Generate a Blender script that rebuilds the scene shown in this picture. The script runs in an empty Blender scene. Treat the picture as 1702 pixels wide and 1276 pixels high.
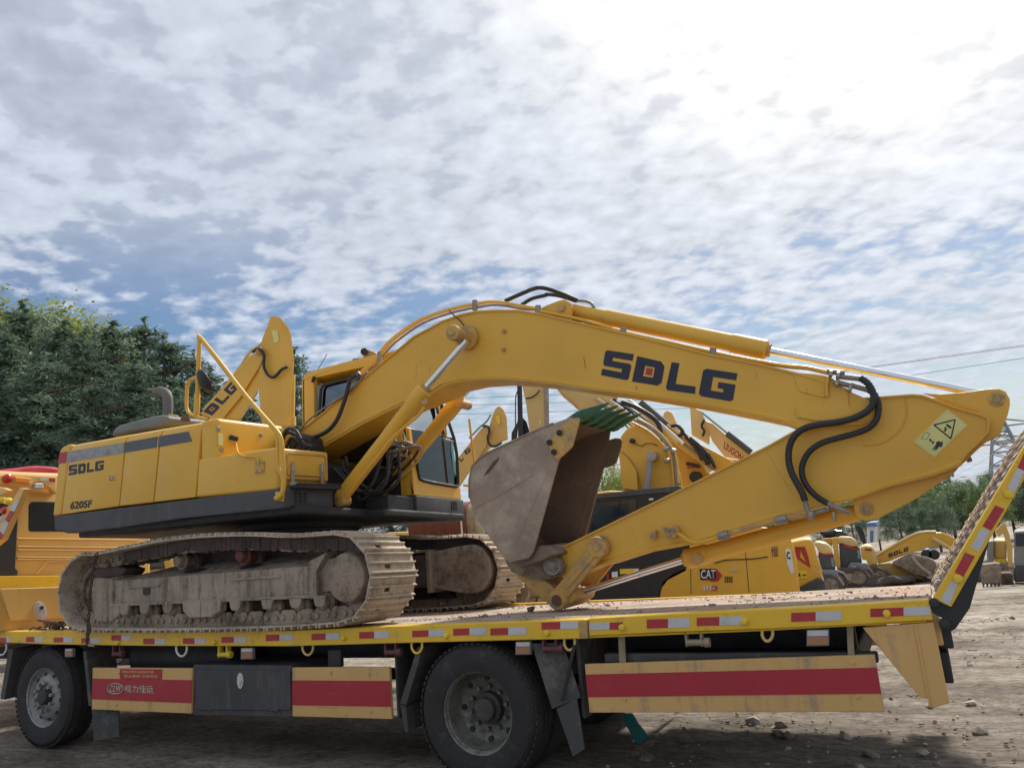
import bpy, bmesh, math, random
from mathutils import Vector, Matrix, noise
random.seed(7)
R = math.radians
# ------------------------------------------------------------------ camera, world, sun
scn = bpy.context.scene
COL = scn.collection
F = 1278.0
CP = Vector((0, -4.86, 1.65))
yaw, pit, rol = R(26.9), R(11.3), R(4.6)
fw = Vector((-math.sin(yaw)*math.cos(pit), math.cos(yaw)*math.cos(pit), math.sin(pit)))
r0 = Vector((math.cos(yaw), math.sin(yaw), 0)); u0 = r0.cross(fw)
rt = r0*math.cos(rol)-u0*math.sin(rol); up = u0*math.cos(rol)+r0*math.sin(rol)
cd = bpy.data.cameras.new('camera'); cam = bpy.data.objects.new('camera', cd); COL.objects.link(cam)
cd.sensor_width = 36; cd.lens = F/1702*36; cd.clip_end = 3000; cd.clip_start = .05
cam.matrix_world = Matrix.Translation(CP) @ Matrix((rt, up, -fw)).transposed().to_4x4()
scn.camera = cam
def ray(x, y): return fw + rt*((x-851)/F) - up*((y-638)/F)
def W(x, y, Y): d = ray(x, y); return CP + d*((Y-CP.y)/d.y)
def WX(x, y, X): d = ray(x, y); return CP + d*((X-CP.x)/d.x)
def WZ(x, y, Z): d = ray(x, y); return CP + d*((Z-CP.z)/d.z)

SUN_EL, SUN_AZ = R(46), R(6)      # azimuth measured from +Y towards +X
sun_dir = Vector((math.sin(SUN_AZ)*math.cos(SUN_EL), math.cos(SUN_AZ)*math.cos(SUN_EL), math.sin(SUN_EL)))
w = bpy.data.worlds.new('World'); scn.world = w; w.use_nodes = True
nt = w.node_tree; nt.nodes.clear()
def wn(t, **k):
    n = nt.nodes.new(t)
    for a, b in k.items(): setattr(n, a, b)
    return n
def wl(a, b): nt.links.new(a, b)
def wm(op, a, b=None, c=None, clamp=False):
    n = wn('ShaderNodeMath', operation=op, use_clamp=clamp)
    for i, v in enumerate((a, b, c)):
        if v is None: continue
        if isinstance(v, (int, float)): n.inputs[i].default_value = v
        else: wl(v, n.inputs[i])
    return n.outputs[0]
sky = wn('ShaderNodeTexSky', sky_type='NISHITA', sun_disc=False, sun_elevation=SUN_EL, sun_rotation=SUN_AZ)
sky.air_density = 1.3; sky.dust_density = .6
tc = wn('ShaderNodeTexCoord'); sep = wn('ShaderNodeSeparateXYZ'); wl(tc.outputs['Generated'], sep.inputs[0])
zz = wm('ADD', wm('MAXIMUM', sep.outputs[2], 0.0), .17)
cx = wm('DIVIDE', sep.outputs[0], zz); cy = wm('DIVIDE', sep.outputs[1], zz)
cmb = wn('ShaderNodeCombineXYZ'); wl(cx, cmb.inputs[0]); wl(cy, cmb.inputs[1])
def wnoise(scale, detail, rough, off=(0,0,0), dist=0, sc=(1,1,1)):
    mp = wn('ShaderNodeMapping'); wl(cmb.outputs[0], mp.inputs[0]); mp.inputs['Location'].default_value = off; mp.inputs['Scale'].default_value = sc
    mp.inputs['Rotation'].default_value = (0, 0, R(-35))
    n = wn('ShaderNodeTexNoise'); n.inputs['Scale'].default_value = scale; n.inputs['Detail'].default_value = detail
    n.inputs['Roughness'].default_value = rough; n.inputs['Distortion'].default_value = dist
    wl(mp.outputs[0], n.inputs['Vector']); return n.outputs['Fac']
big = wnoise(.45, 3, .5, (3.1, 1.7, 0), .4)
mid = wnoise(3.4, 4, .5, (0.3, 4.0, 0), .2, (1.0, 1.05, 1))
fine = wnoise(14, 3, .5, (7, 2, 0), .15, (1.0, 1.1, 1))
band = wn('ShaderNodeMapRange', interpolation_type='SMOOTHSTEP'); wl(sep.outputs[2], band.inputs[0]); band.inputs[1].default_value = .40; band.inputs[2].default_value = .27; band.inputs[3].default_value = .13; band.inputs[4].default_value = -.075
dens0 = wm('ADD', wm('ADD', wm('MULTIPLY', big, .75), wm('MULTIPLY', mid, .65)), wm('MULTIPLY', fine, .60))   # mean ~ .97
dens = wm('ADD', dens0, band.outputs[0])
mask = wn('ShaderNodeMapRange', interpolation_type='SMOOTHSTEP'); wl(dens, mask.inputs[0])
mask.inputs[1].default_value = .78; mask.inputs[2].default_value = 1.06
# haze towards the horizon closes the gaps
hz = wn('ShaderNodeMapRange', interpolation_type='SMOOTHSTEP'); wl(sep.outputs[2], hz.inputs[0]); hz.inputs[1].default_value = .19; hz.inputs[2].default_value = .02
veil = wn('ShaderNodeMapRange', interpolation_type='SMOOTHSTEP'); wl(sep.outputs[2], veil.inputs[0]); veil.inputs[1].default_value = .26; veil.inputs[2].default_value = .44; veil.inputs[4].default_value = .88
maskh = wm('MAXIMUM', wm('MAXIMUM', mask.outputs[0], veil.outputs[0]), wm('MULTIPLY', hz.outputs[0], .95))
# cloud brightness: thick parts greyer, glow round the veiled sun
shade = wn('ShaderNodeMapRange'); wl(wm('ADD', wm('MULTIPLY', mid, .45), wm('MULTIPLY', fine, .70)), shade.inputs[0])
shade.inputs[1].default_value = .42; shade.inputs[2].default_value = .76; shade.inputs[3].default_value = .86; shade.inputs[4].default_value = 1.20
dt = wn('ShaderNodeVectorMath', operation='DOT_PRODUCT'); wl(tc.outputs['Generated'], dt.inputs[0]); dt.inputs[1].default_value = sun_dir
dpos = wm('MAXIMUM', dt.outputs['Value'], 0.0)
glow = wm('ADD', wm('MULTIPLY', wm('POWER', dpos, 30), 7.0), wm('MULTIPLY', wm('POWER', dpos, 8), 2.9))
base = wm('ADD', 4.9, glow)
bri = wm('MULTIPLY', base, shade.outputs[0])
ccol = wn('ShaderNodeMix', data_type='RGBA'); 
warm = wn('ShaderNodeMapRange'); wl(glow, warm.inputs[0]); warm.inputs[2].default_value = 3.0
wl(warm.outputs[0], ccol.inputs[0]); ccol.inputs[6].default_value = (.85, .935, 1.09, 1); ccol.inputs[7].default_value = (1, .995, .98, 1)
cl = wn('ShaderNodeVectorMath', operation='SCALE'); wl(ccol.outputs[2], cl.inputs[0]); wl(bri, cl.inputs['Scale'])
hs = wn('ShaderNodeHueSaturation'); hs.inputs['Saturation'].default_value = 1.3; hs.inputs['Hue'].default_value = .512; hs.inputs['Value'].default_value = .62; wl(sky.outputs[0], hs.inputs['Color'])
mx = wn('ShaderNodeMix', data_type='RGBA'); wl(maskh, mx.inputs[0]); wl(hs.outputs[0], mx.inputs[6]); wl(cl.outputs[0], mx.inputs[7])
bg = wn('ShaderNodeBackground'); wl(mx.outputs[2], bg.inputs[0]); bg.inputs[1].default_value = .1
wo = wn('ShaderNodeOutputWorld'); wl(bg.outputs[0], wo.inputs[0])
sd = bpy.data.lights.new('sun', 'SUN'); sd.energy = 3.4; sd.angle = R(6); sd.color = (1, .95, .87)
so = bpy.data.objects.new('sun', sd); COL.objects.link(so); so.rotation_euler = (-sun_dir).to_track_quat('-Z', 'Y').to_euler(); so.location = (0, 0, 30)
vs = scn.view_settings; vs.view_transform = 'Standard'; vs.look = 'None'; vs.exposure = 0.44; vs.gamma = 1; vs.use_curve_mapping = False

# ------------------------------------------------------------------ materials
MAT = {}
def mk(name, col, rough=.5, metal=0, dirt=None, amt=.3, var=.12, bump=.1, scale=3.0, streak=False, alpha=None, coat=0, emit=None, spec=.5, fbs=60, scr=0):
    m = bpy.data.materials.new(name); m.use_nodes = True; t = m.node_tree; b = t.nodes['Principled BSDF']
    N = t.nodes.new; L = t.links.new
    geo = N('ShaderNodeNewGeometry')
    def nz(sc, det=5, ro=.6, vec=None):
        n = N('ShaderNodeTexNoise'); n.inputs['Scale'].default_value = sc; n.inputs['Detail'].default_value = det; n.inputs['Roughness'].default_value = ro
        L(vec or geo.outputs['Position'], n.inputs['Vector']); return n.outputs['Fac']
    def rmp(src, a, c, lo=0., hi=1.):
        r_ = N('ShaderNodeMapRange'); L(src, r_.inputs[0]); r_.inputs[1].default_value = a; r_.inputs[2].default_value = c
        r_.inputs[3].default_value = lo; r_.inputs[4].default_value = hi; return r_.outputs[0]
    n1 = nz(scale*.6, 4)
    hv = N('ShaderNodeHueSaturation'); hv.inputs['Color'].default_value = (*col, 1)
    L(rmp(n1, .3, .7, 1-var, 1+var), hv.inputs['Value'])
    out = hv.outputs[0]
    dm = None
    if dirt:
        if streak:
            mp = N('ShaderNodeMapping'); L(geo.outputs['Position'], mp.inputs[0]); mp.inputs['Scale'].default_value = (4, 4, .5)
            s1 = nz(scale*1.3, 6, .65, mp.outputs[0])
        else: s1 = nz(scale*1.7, 8, .68)
        s2 = nz(scale*9, 5, .7)
        ad = N('ShaderNodeMath'); ad.operation = 'MULTIPLY_ADD'; L(s2, ad.inputs[0]); ad.inputs[1].default_value = .45; L(s1, ad.inputs[2])
        dm = rmp(ad.outputs[0], .98-.5*amt, 1.22-.5*amt)
        fl = N('ShaderNodeMath'); fl.operation = 'MULTIPLY_ADD'; L(dm, fl.inputs[0]); fl.inputs[1].default_value = min(1, .45+amt); fl.inputs[2].default_value = amt*.22
        fl.use_clamp = True; dm = fl.outputs[0]
        mi = N('ShaderNodeMix'); mi.data_type = 'RGBA'; L(dm, mi.inputs[0]); L(out, mi.inputs[6]); mi.inputs[7].default_value = (*dirt, 1)
        out = mi.outputs[2]
    if scr:
        for vec_, off_ in (((1.2, 1, 26), .0), ((20, 1, 2.2), 5.0)):
            mp = N('ShaderNodeMapping'); L(geo.outputs['Position'], mp.inputs[0]); mp.inputs['Scale'].default_value = vec_; mp.inputs['Rotation'].default_value = (0, .5+off_*.13, 0); mp.inputs['Location'].default_value = (off_, 0, 0)
            sc_ = rmp(nz(1.6, 3, .5, mp.outputs[0]), .70, .73); gate = rmp(nz(.9, 4, .6), .5, .6)
            mm = N('ShaderNodeMath'); mm.operation = 'MULTIPLY'; L(sc_, mm.inputs[0]); L(gate, mm.inputs[1]); m3 = N('ShaderNodeMath'); m3.operation = 'MULTIPLY'; L(mm.outputs[0], m3.inputs[0]); m3.inputs[1].default_value = scr
            mi = N('ShaderNodeMix'); mi.data_type = 'RGBA'; L(m3.outputs[0], mi.inputs[0]); L(out, mi.inputs[6]); mi.inputs[7].default_value = (.30, .17, .07, 1); out = mi.outputs[2]
    L(out, b.inputs['Base Color'])
    rr = rmp(nz(scale*3, 5), .3, .7, max(.03, rough-.1), min(1, rough+.12))
    if dm is not None:
        m2 = N('ShaderNodeMix'); L(dm, m2.inputs[0]); L(rr, m2.inputs[2]); m2.inputs[3].default_value = .85 if metal < .5 else .6; rr = m2.outputs[0]
    L(rr, b.inputs['Roughness']); b.inputs['Metallic'].default_value = metal; b.inputs['Specular IOR Level'].default_value = spec
    if coat: b.inputs['Coat Weight'].default_value = coat; b.inputs['Coat Roughness'].default_value = .15
    if bump:
        bp = N('ShaderNodeBump'); bp.inputs['Strength'].default_value = bump; bp.inputs['Distance'].default_value = .01
        L(nz(fbs*.35 if not dirt else fbs*.3, 8, .7), bp.inputs['Height']); L(bp.outputs[0], b.inputs['Normal'])
    if alpha is not None:
        b.inputs['Transmission Weight'].default_value = alpha; b.inputs['IOR'].default_value = 1.1
    if emit: b.inputs['Emission Color'].default_value = (*col, 1); b.inputs['Emission Strength'].default_value = emit
    MAT[name] = m; return m
MUD = (.30, .245, .185)
mk('yellow', (.73, .405, .04), .42, dirt=(.36, .23, .09), amt=.22, var=.09, bump=.10, scale=1.6, streak=True, coat=.08, scr=.55)
mk('yellow_worn', (.60, .34, .07), .5, dirt=(.27, .21, .14), amt=.6, var=.12, bump=.3, scale=3)
mk('yellow_rail', (.82, .50, .015), .42, scr=.9, dirt=(.36, .25, .12), amt=.42, var=.08, bump=.15, scale=3, coat=.1)
mk('tan', (.70, .415, .14), .5, scr=.8, dirt=(.36, .26, .16), amt=.46, var=.06, bump=.1, scale=2, streak=True)
mk('cab_yellow', (.74, .44, .12), .4, dirt=(.45, .30, .15), amt=.25, var=.06, bump=.08, scale=2, streak=True, coat=.2)
mk('pale_yellow', (.66, .45, .16), .5, dirt=(.40, .33, .2), amt=.3, var=.1, bump=.1, scale=2)
mk('far_yellow', (.66, .40, .10), .55, dirt=(.40, .30, .16), amt=.35, var=.12, bump=.1, scale=1.5)
mk('red', (.42, .018, .034), .45, scr=.4, dirt=(.25, .10, .08), amt=.34, var=.08, bump=.05)
mk('refl_red', (.42, .015, .028), .4, dirt=(.30, .16, .10), amt=.38, var=.1, bump=.05, scale=8)
mk('refl_white', (.56, .56, .58), .4, dirt=(.40, .35, .28), amt=.42, var=.1, bump=.05, scale=8)
mk('white', (.75, .75, .72), .5, dirt=(.4, .36, .3), amt=.25)
mk('charcoal', (.052, .052, .058), .55, dirt=(.13, .115, .095), amt=.45, var=.2, bump=.12, scale=2, streak=True)
mk('stripe', (.075, .08, .088), .42, dirt=(.24, .23, .21), amt=.3, var=.15, bump=.05, scale=4)
mk('stripe_worn', (.15, .15, .155), .6, dirt=(.34, .33, .31), amt=.85, var=.25, bump=.1, scale=9)
mk('ink', (.016, .018, .035), .45, dirt=(.12, .1, .07), amt=.15, bump=0)
mk('black', (.02, .02, .022), .6, dirt=(.07, .06, .05), amt=.35, bump=.1)
mk('rubber_hose', (.018, .018, .02), .5, dirt=(.09, .08, .07), amt=.3, bump=.05)
mk('tyre', (.024, .023, .024), .8, dirt=(.11, .09, .07), amt=.38, var=.2, bump=.5, scale=3)
mk('flap', (.06, .06, .06), .8, dirt=(.17, .15, .12), amt=.5, bump=.3)
mk('rim_light', (.32, .32, .31), .55, metal=.3, dirt=(.15, .12, .09), amt=.5, bump=.3, scale=6)
mk('rim_dark', (.20, .20, .17), .5, metal=.4, dirt=(.10, .085, .06), amt=.6, bump=.3, scale=8)
mk('hub', (.045, .045, .045), .7, dirt=(.12, .1, .08), amt=.5, bump=.4)
mk('chrome', (.78, .78, .80), .13, metal=1, var=.03, bump=.02, scale=3, dirt=(.35, .3, .22), amt=.1)
mk('steel', (.30, .28, .26), .5, metal=.5, dirt=(.22, .17, .12), amt=.5, bump=.3, scale=10)
mk('zinc', (.42, .38, .32), .45, metal=.6, dirt=(.2, .15, .09), amt=.4, bump=.2, scale=10)
mk('mud', (.33, .26, .19), .85, dirt=(.13, .095, .07), amt=.62, var=.3, bump=.8, scale=3, spec=.3)
mk('mud_frame', (.37, .30, .23), .8, dirt=(.16, .12, .09), amt=.6, var=.25, bump=.6, scale=2.5, spec=.3, streak=True)
mk('shoe', (.52, .43, .33), .75, dirt=(.20, .15, .11), amt=.5, var=.2, bump=.7, scale=5, spec=.3)
mk('mud_dark', (.11, .085, .075), .9, dirt=(.05, .04, .04), amt=.5, var=.25, bump=.8, scale=4, spec=.2)
mk('badge', (.50, .46, .36), .5, bump=0)
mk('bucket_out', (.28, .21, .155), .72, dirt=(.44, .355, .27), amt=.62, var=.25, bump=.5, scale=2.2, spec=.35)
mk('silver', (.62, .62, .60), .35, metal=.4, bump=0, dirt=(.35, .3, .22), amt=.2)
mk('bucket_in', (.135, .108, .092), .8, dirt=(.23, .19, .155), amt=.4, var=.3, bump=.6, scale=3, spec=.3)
mk('green_tooth', (.012, .10, .045), .5, dirt=(.09, .10, .06), amt=.35, bump=.3, scale=8)
mk('hood_grey', (.14, .15, .14), .5, dirt=(.22, .21, .18), amt=.4, bump=.1)
mk('pipe_grey', (.15, .14, .13), .65, metal=.4, dirt=(.22, .18, .14), amt=.5, bump=.3, scale=10)
mk('dark_glass', (.012, .028, .042), .04, spec=.5, bump=0, var=.2)
mk('sign_yellow', (.68, .62, .22), .5, bump=0, dirt=(.4, .35, .2), amt=.15)
mk('bright_yellow', (.78, .55, .04), .5, bump=0)
mk('grip', (.46, .41, .36), .85, dirt=(.2, .16, .13), amt=.5, var=.25, bump=.6, scale=6)
mk('rust', (.16, .05, .035), .8, dirt=(.10, .06, .05), amt=.5, bump=.5, scale=10)
mk('rusty_chain', (.075, .05, .038), .75, metal=.3, dirt=(.16, .1, .06), amt=.4, bump=.3, scale=20)
mk('winch_red', (.13, .035, .035), .65, dirt=(.10, .08, .07), amt=.5, bump=.3, scale=10)
mk('winch_beige', (.33, .27, .17), .65, dirt=(.15, .12, .09), amt=.5, bump=.3, scale=10)
mk('amber', (.85, .26, .02), .2, bump=0, coat=.5)
mk('lamp_red', (.5, .01, .01), .2, bump=0, coat=.5)
mk('lamp_yellow', (.85, .6, .02), .25, bump=0, coat=.5)
mk('lamp_orange', (.42, .18, .08), .4, dirt=(.3, .2, .14), amt=.3, bump=0)
mk('tarp_red', (.45, .018, .035), .6, dirt=(.25, .05, .05), amt=.3, bump=.3)
mk('teal', (.01, .16, .15), .5, dirt=(.03, .09, .08), amt=.4, bump=.2)
mk('rock', (.26, .21, .165), .9, dirt=(.14, .11, .085), amt=.5, var=.3, bump=.8, scale=8)
mk('rock_light', (.50, .44, .36), .9, dirt=(.28, .22, .17), amt=.4, var=.2, bump=.6, scale=8)
mk('far_grey', (.20, .205, .21), .6, dirt=(.3, .27, .22), amt=.4)
mk('galv', (.30, .31, .32), .6, metal=.3, bump=0)
mk('cable', (.06, .06, .07), .6, bump=0)
mk('bark', (.10, .075, .055), .9, bump=.5)
mk('shed_blue', (.10, .18, .32), .6)
def glass(name, col, a=.16):
    m = bpy.data.materials.new(name); m.use_nodes = True; t = m.node_tree; t.nodes.clear()
    o = t.nodes.new('ShaderNodeOutputMaterial'); g = t.nodes.new('ShaderNodeBsdfGlossy'); g.inputs['Roughness'].default_value = .05; g.inputs[0].default_value = (.9, .95, .95, 1)
    tr = t.nodes.new('ShaderNodeBsdfTransparent'); tr.inputs[0].default_value = (*col, 1)
    fr = t.nodes.new('ShaderNodeFresnel'); fr.inputs[0].default_value = 1.5
    ma = t.nodes.new('ShaderNodeMath'); ma.operation = 'MULTIPLY_ADD'; ma.inputs[1].default_value = 1.0; ma.inputs[2].default_value = a; t.links.new(fr.outputs[0], ma.inputs[0])
    mi = t.nodes.new('ShaderNodeMixShader'); t.links.new(ma.outputs[0], mi.inputs[0]); t.links.new(tr.outputs[0], mi.inputs[1]); t.links.new(g.outputs[0], mi.inputs[2]); t.links.new(mi.outputs[0], o.inputs[0])
    MAT[name] = m
glass('glass', (.75, .85, .82), .42); glass('glass_low', (.55, .72, .66), .04); glass('glass_dark', (.12, .17, .18))

# leaf materials
def leafmat(name, a, b_, tr=.25):
    m = bpy.data.materials.new(name); m.use_nodes = True; t = m.node_tree; b = t.nodes['Principled BSDF']; N = t.nodes.new; L = t.links.new
    geo = N('ShaderNodeNewGeometry'); n = N('ShaderNodeTexNoise'); n.inputs['Scale'].default_value = .55; n.inputs['Detail'].default_value = 6; L(geo.outputs['Position'], n.inputs[0])
    r_ = N('ShaderNodeMapRange'); L(n.outputs[0], r_.inputs[0]); r_.inputs[1].default_value = .35; r_.inputs[2].default_value = .65
    rnd = N('ShaderNodeMath'); rnd.operation = 'MULTIPLY_ADD'; L(geo.outputs['Random Per Island'], rnd.inputs[0]); rnd.inputs[1].default_value = .5; L(r_.outputs[0], rnd.inputs[2])
    rs = N('ShaderNodeMath'); rs.operation = 'MULTIPLY'; rs.use_clamp = True; L(rnd.outputs[0], rs.inputs[0]); rs.inputs[1].default_value = .7
    mi = N('ShaderNodeMix'); mi.data_type = 'RGBA'; L(rs.outputs[0], mi.inputs[0]); mi.inputs[6].default_value = (*a, 1); mi.inputs[7].default_value = (*b_, 1)
    L(mi.outputs[2], b.inputs['Base Color']); b.inputs['Roughness'].default_value = .55; b.inputs['Specular IOR Level'].default_value = .35
    tl = N('ShaderNodeBsdfTranslucent'); L(mi.outputs[2], tl.inputs[0]); ms_ = N('ShaderNodeMixShader'); ms_.inputs[0].default_value = .42; L(b.outputs[0], ms_.inputs[1]); L(tl.outputs[0], ms_.inputs[2]); L(ms_.outputs[0], t.nodes['Material Output'].inputs[0])
    MAT[name] = m
leafmat('needles', (.055, .095, .06), (.17, .23, .15)); leafmat('needles_grey', (.06, .10, .065), (.19, .26, .17))
leafmat('leaves_light', (.13, .19, .045), (.42, .44, .12)); leafmat('leaves_mid', (.06, .11, .035), (.20, .28, .10))

# ------------------------------------------------------------------ helpers
CR = {'A': (0,460,3.7533), 'B': (60,620,2.9), 'C': (420,480,3.358), 'D': (520,620,2.9), 'E': (860,460,3.1519), 'F': (1260,560,3.7534), 'G': (860,740,2.8367),
      'H': (0,1000,3.5458), 'I': (440,1000,3.1519), 'J': (900,960,2.8367), 'K': (1400,900,3.394), 'L': (1380,720,3.7516), 'M': (0,760,4.2538), 'N': (780,640,3.5458),
      'O': (1140,860,3.404), '1': (80,860,5.319), '2': (380,860,5.319), '3': (640,840,5.319), '4': (640,640,5.8), '5': (850,630,6.381), '6': (1600,660,3.755), '7': (1300,850,5.673), '8': (440,700,6.546)}
def px(t, *pts):
    x0, y0, s = CR[t]
    return [(x0+a/s, y0+b/s) for a, b in pts]
WO = {}
def thing(name, label, cat, loc=(0, 0, 0), group=None):
    o = bpy.data.objects.new(name, None); COL.objects.link(o); o.location = loc; o['label'] = label; o['category'] = cat; o.empty_display_size = .2
    if group: o['group'] = group
    WO[o.name] = Vector(loc); return o
def tag(o, label=None, cat=None, group=None, kind=None):
    for k, v in (('label', label), ('category', cat), ('group', group), ('kind', kind)):
        if v: o[k] = v
    return o
SHEAR = [0.0]      # the lorry stands on a side slope: parts set out square to the deck lean with it
def obj(name, bm, mat, parent=None, smooth=None, label=None, kind=None):
    if SHEAR[0]:
        for v in bm.verts: v.co.z -= SHEAR[0]*v.co.y
    xs = [v.co for v in bm.verts]
    c = Vector([(min(v[i] for v in xs)+max(v[i] for v in xs))/2 for i in range(3)])
    for v in bm.verts: v.co -= c
    bmesh.ops.recalc_face_normals(bm, faces=bm.faces)
    me = bpy.data.meshes.new(name); bm.to_mesh(me); bm.free()
    if isinstance(mat, str): mat = [mat]
    for m in mat: me.materials.append(MAT[m])
    if smooth:
        for p in me.polygons: p.use_smooth = True
        try: me.set_sharp_from_angle(angle=R(smooth if smooth > 1 else 35))
        except Exception: pass
    o = bpy.data.objects.new(name, me); COL.objects.link(o)
    WO[o.name] = c
    if parent: o.parent = parent; o.location = c-WO[parent.name]
    else: o.location = c
    if label: o['label'] = label
    if kind: o['kind'] = kind
    return o
def inst(name, src, mw, parent):
    """shared-mesh copy at world matrix mw (its mesh is centred on its own origin)"""
    o = src.copy(); o.name = name; COL.objects.link(o); o.parent = parent
    o.matrix_parent_inverse = Matrix.Identity(4); o.matrix_basis = Matrix.Translation(-WO[parent.name]) @ mw
    WO[o.name] = mw.to_translation(); return o
def new(): return bmesh.new()
def bev(bm, geom_edges, wd, seg=2):
    es = [e for e in geom_edges if len(e.link_faces) == 2 and e.calc_face_angle(0) > R(25)]
    if es and wd > 0: bmesh.ops.bevel(bm, geom=es, offset=wd, segments=seg, affect='EDGES', profile=.5, clamp_overlap=True)
def prism(bm, pts, vec, wd=0, seg=2, mi=0):
    """pts: Vectors of one cap, vec: extrusion"""
    pts = [Vector(p) for p in pts]; vec = Vector(vec)
    a = [bm.verts.new(p) for p in pts]; b = [bm.verts.new(p+vec) for p in pts]; n = len(pts)
    fs = [bm.faces.new(a), bm.faces.new(b[::-1])]
    for i in range(n): fs.append(bm.faces.new((a[i], b[i], b[(i+1) % n], a[(i+1) % n])))
    for f in fs: f.material_index = mi
    if wd:
        bmesh.ops.recalc_face_normals(bm, faces=fs); bev(bm, {e for f in fs for e in f.edges}, wd, seg)
def pp(bm, pxs, Y0, Y1, wd=0, seg=2, ref=None):
    ref = Y0 if ref is None else ref
    prism(bm, [W(x, y, ref)+Vector((0, Y0-ref, 0)) for x, y in pxs], (0, Y1-Y0, 0), wd, seg)
def box(bm, x0, x1, y0, y1, z0, z1, wd=0, seg=2):
    prism(bm, [(x0, y0, z0), (x1, y0, z0), (x1, y0, z1), (x0, y0, z1)], (0, y1-y0, 0), wd, seg)
def frame_of(d):
    d = d.normalized(); a = Vector((0, 1, 0)) if abs(d.y) < .9 else Vector((1, 0, 0)); s = d.cross(a).normalized(); return s, s.cross(d).normalized()
def cyl(bm, p0, p1, r0_, r1_=None, seg=24, wd=0):
    p0, p1 = Vector(p0), Vector(p1); r1_ = r0_ if r1_ is None else r1_; s, t = frame_of(p1-p0)
    A = [bm.verts.new(p0+(s*math.cos(2*math.pi*i/seg)+t*math.sin(2*math.pi*i/seg))*r0_) for i in range(seg)]
    B = [bm.verts.new(p1+(s*math.cos(2*math.pi*i/seg)+t*math.sin(2*math.pi*i/seg))*r1_) for i in range(seg)]
    f = [bm.faces.new(A), bm.faces.new(B[::-1])]+[bm.faces.new((A[i], B[i], B[(i+1) % seg], A[(i+1) % seg])) for i in range(seg)]
    if wd: bmesh.ops.recalc_face_normals(bm, faces=f); bev(bm, list(f[0].edges)+list(f[1].edges), wd, 2)
def lathe(bm, o, axis, prof, seg=40, close=False):
    o = Vector(o); ax = Vector(axis).normalized(); s, t = frame_of(ax); rings = []
    for r_, h in prof:
        if r_ < 1e-5: rings.append([bm.verts.new(o+ax*h)]); continue
        rings.append([bm.verts.new(o+ax*h+(s*math.cos(2*math.pi*i/seg)+t*math.sin(2*math.pi*i/seg))*r_) for i in range(seg)])
    pr_ = list(zip(rings, rings[1:]))+([(rings[-1], rings[0])] if close else [])
    for a, b in pr_:
        for i in range(seg):
            j = (i+1) % seg
            if len(a) == 1 and len(b) == 1: continue
            if len(a) == 1: bm.faces.new((a[0], b[i], b[j]))
            elif len(b) == 1: bm.faces.new((a[i], b[0], a[j]))
            else: bm.faces.new((a[i], b[i], b[j], a[j]))
def smoothpath(P, n=6):
    P = [Vector(p) for p in P]
    if len(P) < 3: return P
    Q = [P[0]*2-P[1]]+P+[P[-1]*2-P[-2]]; out = []
    for i in range(1, len(Q)-2):
        a, b, c, d = Q[i-1], Q[i], Q[i+1], Q[i+2]
        for k in range(n):
            t = k/n; out.append(.5*((2*b)+(c-a)*t+(2*a-5*b+4*c-d)*t*t+(3*b-a-3*c+d)*t**3))
    out.append(P[-1]); return out
def tube(bm, P, r_, seg=10, sm=6, corr=0):
    P = smoothpath(P, sm) if sm else [Vector(p) for p in P]
    if corr:
        L_ = sum((b-a).length for a, b in zip(P, P[1:])); n = int(L_/corr)*2; Q = []; acc = 0; i = 0; seglen = (P[1]-P[0]).length
        for k in range(n+1):
            d = L_*k/n
            while i < len(P)-2 and acc+seglen < d: acc += seglen; i += 1; seglen = (P[i+1]-P[i]).length
            Q.append(P[i].lerp(P[i+1], min(1, (d-acc)/max(seglen, 1e-6))))
        P = Q
    rings = []; s = None
    for i, p in enumerate(P):
        d = (P[min(i+1, len(P)-1)]-P[max(i-1, 0)]).normalized()
        if s is None: s, t = frame_of(d)
        else: s = (s-d*s.dot(d)).normalized(); t = s.cross(d)
        rr = r_*(1 if not corr or i % 2 else .84)
        rings.append([bm.verts.new(p+(s*math.cos(2*math.pi*k/seg)+t*math.sin(2*math.pi*k/seg))*rr) for k in range(seg)])
    for a, b in zip(rings, rings[1:]):
        for i in range(seg): bm.faces.new((a[i], b[i], b[(i+1) % seg], a[(i+1) % seg]))
    bm.faces.new(rings[0]); bm.faces.new(rings[-1][::-1])
def strip(bm, pxs, Y0, Y1, th, side=1):
    """plate of thickness th following a traced line, spanning Y0..Y1"""
    P = [W(x, y, Y0) for x, y in pxs]; n = len(P); Q = []
    for i in range(n):
        d = (P[min(i+1, n-1)]-P[max(i-1, 0)]); d.y = 0; d.normalize(); Q.append(P[i]+Vector((-d.z, 0, d.x))*th*side)
    prism(bm, P+Q[::-1], (0, Y1-Y0, 0))
def lip(bm, pxs, Y, hgt, out):
    P = [W(x, y, Y) for x, y in pxs]; n = len(P); rows = []
    for i in range(n):
        d = (P[min(i+1, n-1)]-P[max(i-1, 0)]); d.y = 0; d.normalize(); N_ = Vector((-d.z, 0, d.x)); N_ = N_ if N_.z > 0 else -N_
        rows.append([bm.verts.new(P[i]+Vector((0, -out, 0))-N_*.004), bm.verts.new(P[i]+Vector((0, -out, 0))+N_*.006), bm.verts.new(P[i]+N_*hgt+Vector((0, .001, 0))), bm.verts.new(P[i]+Vector((0, .002, 0))-N_*.004)])
    for a, b in zip(rows, rows[1:]):
        for i in range(4): bm.faces.new((a[i], b[i], b[(i+1) % 4], a[(i+1) % 4]))
    bm.faces.new(rows[0]); bm.faces.new(rows[-1][::-1])
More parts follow.
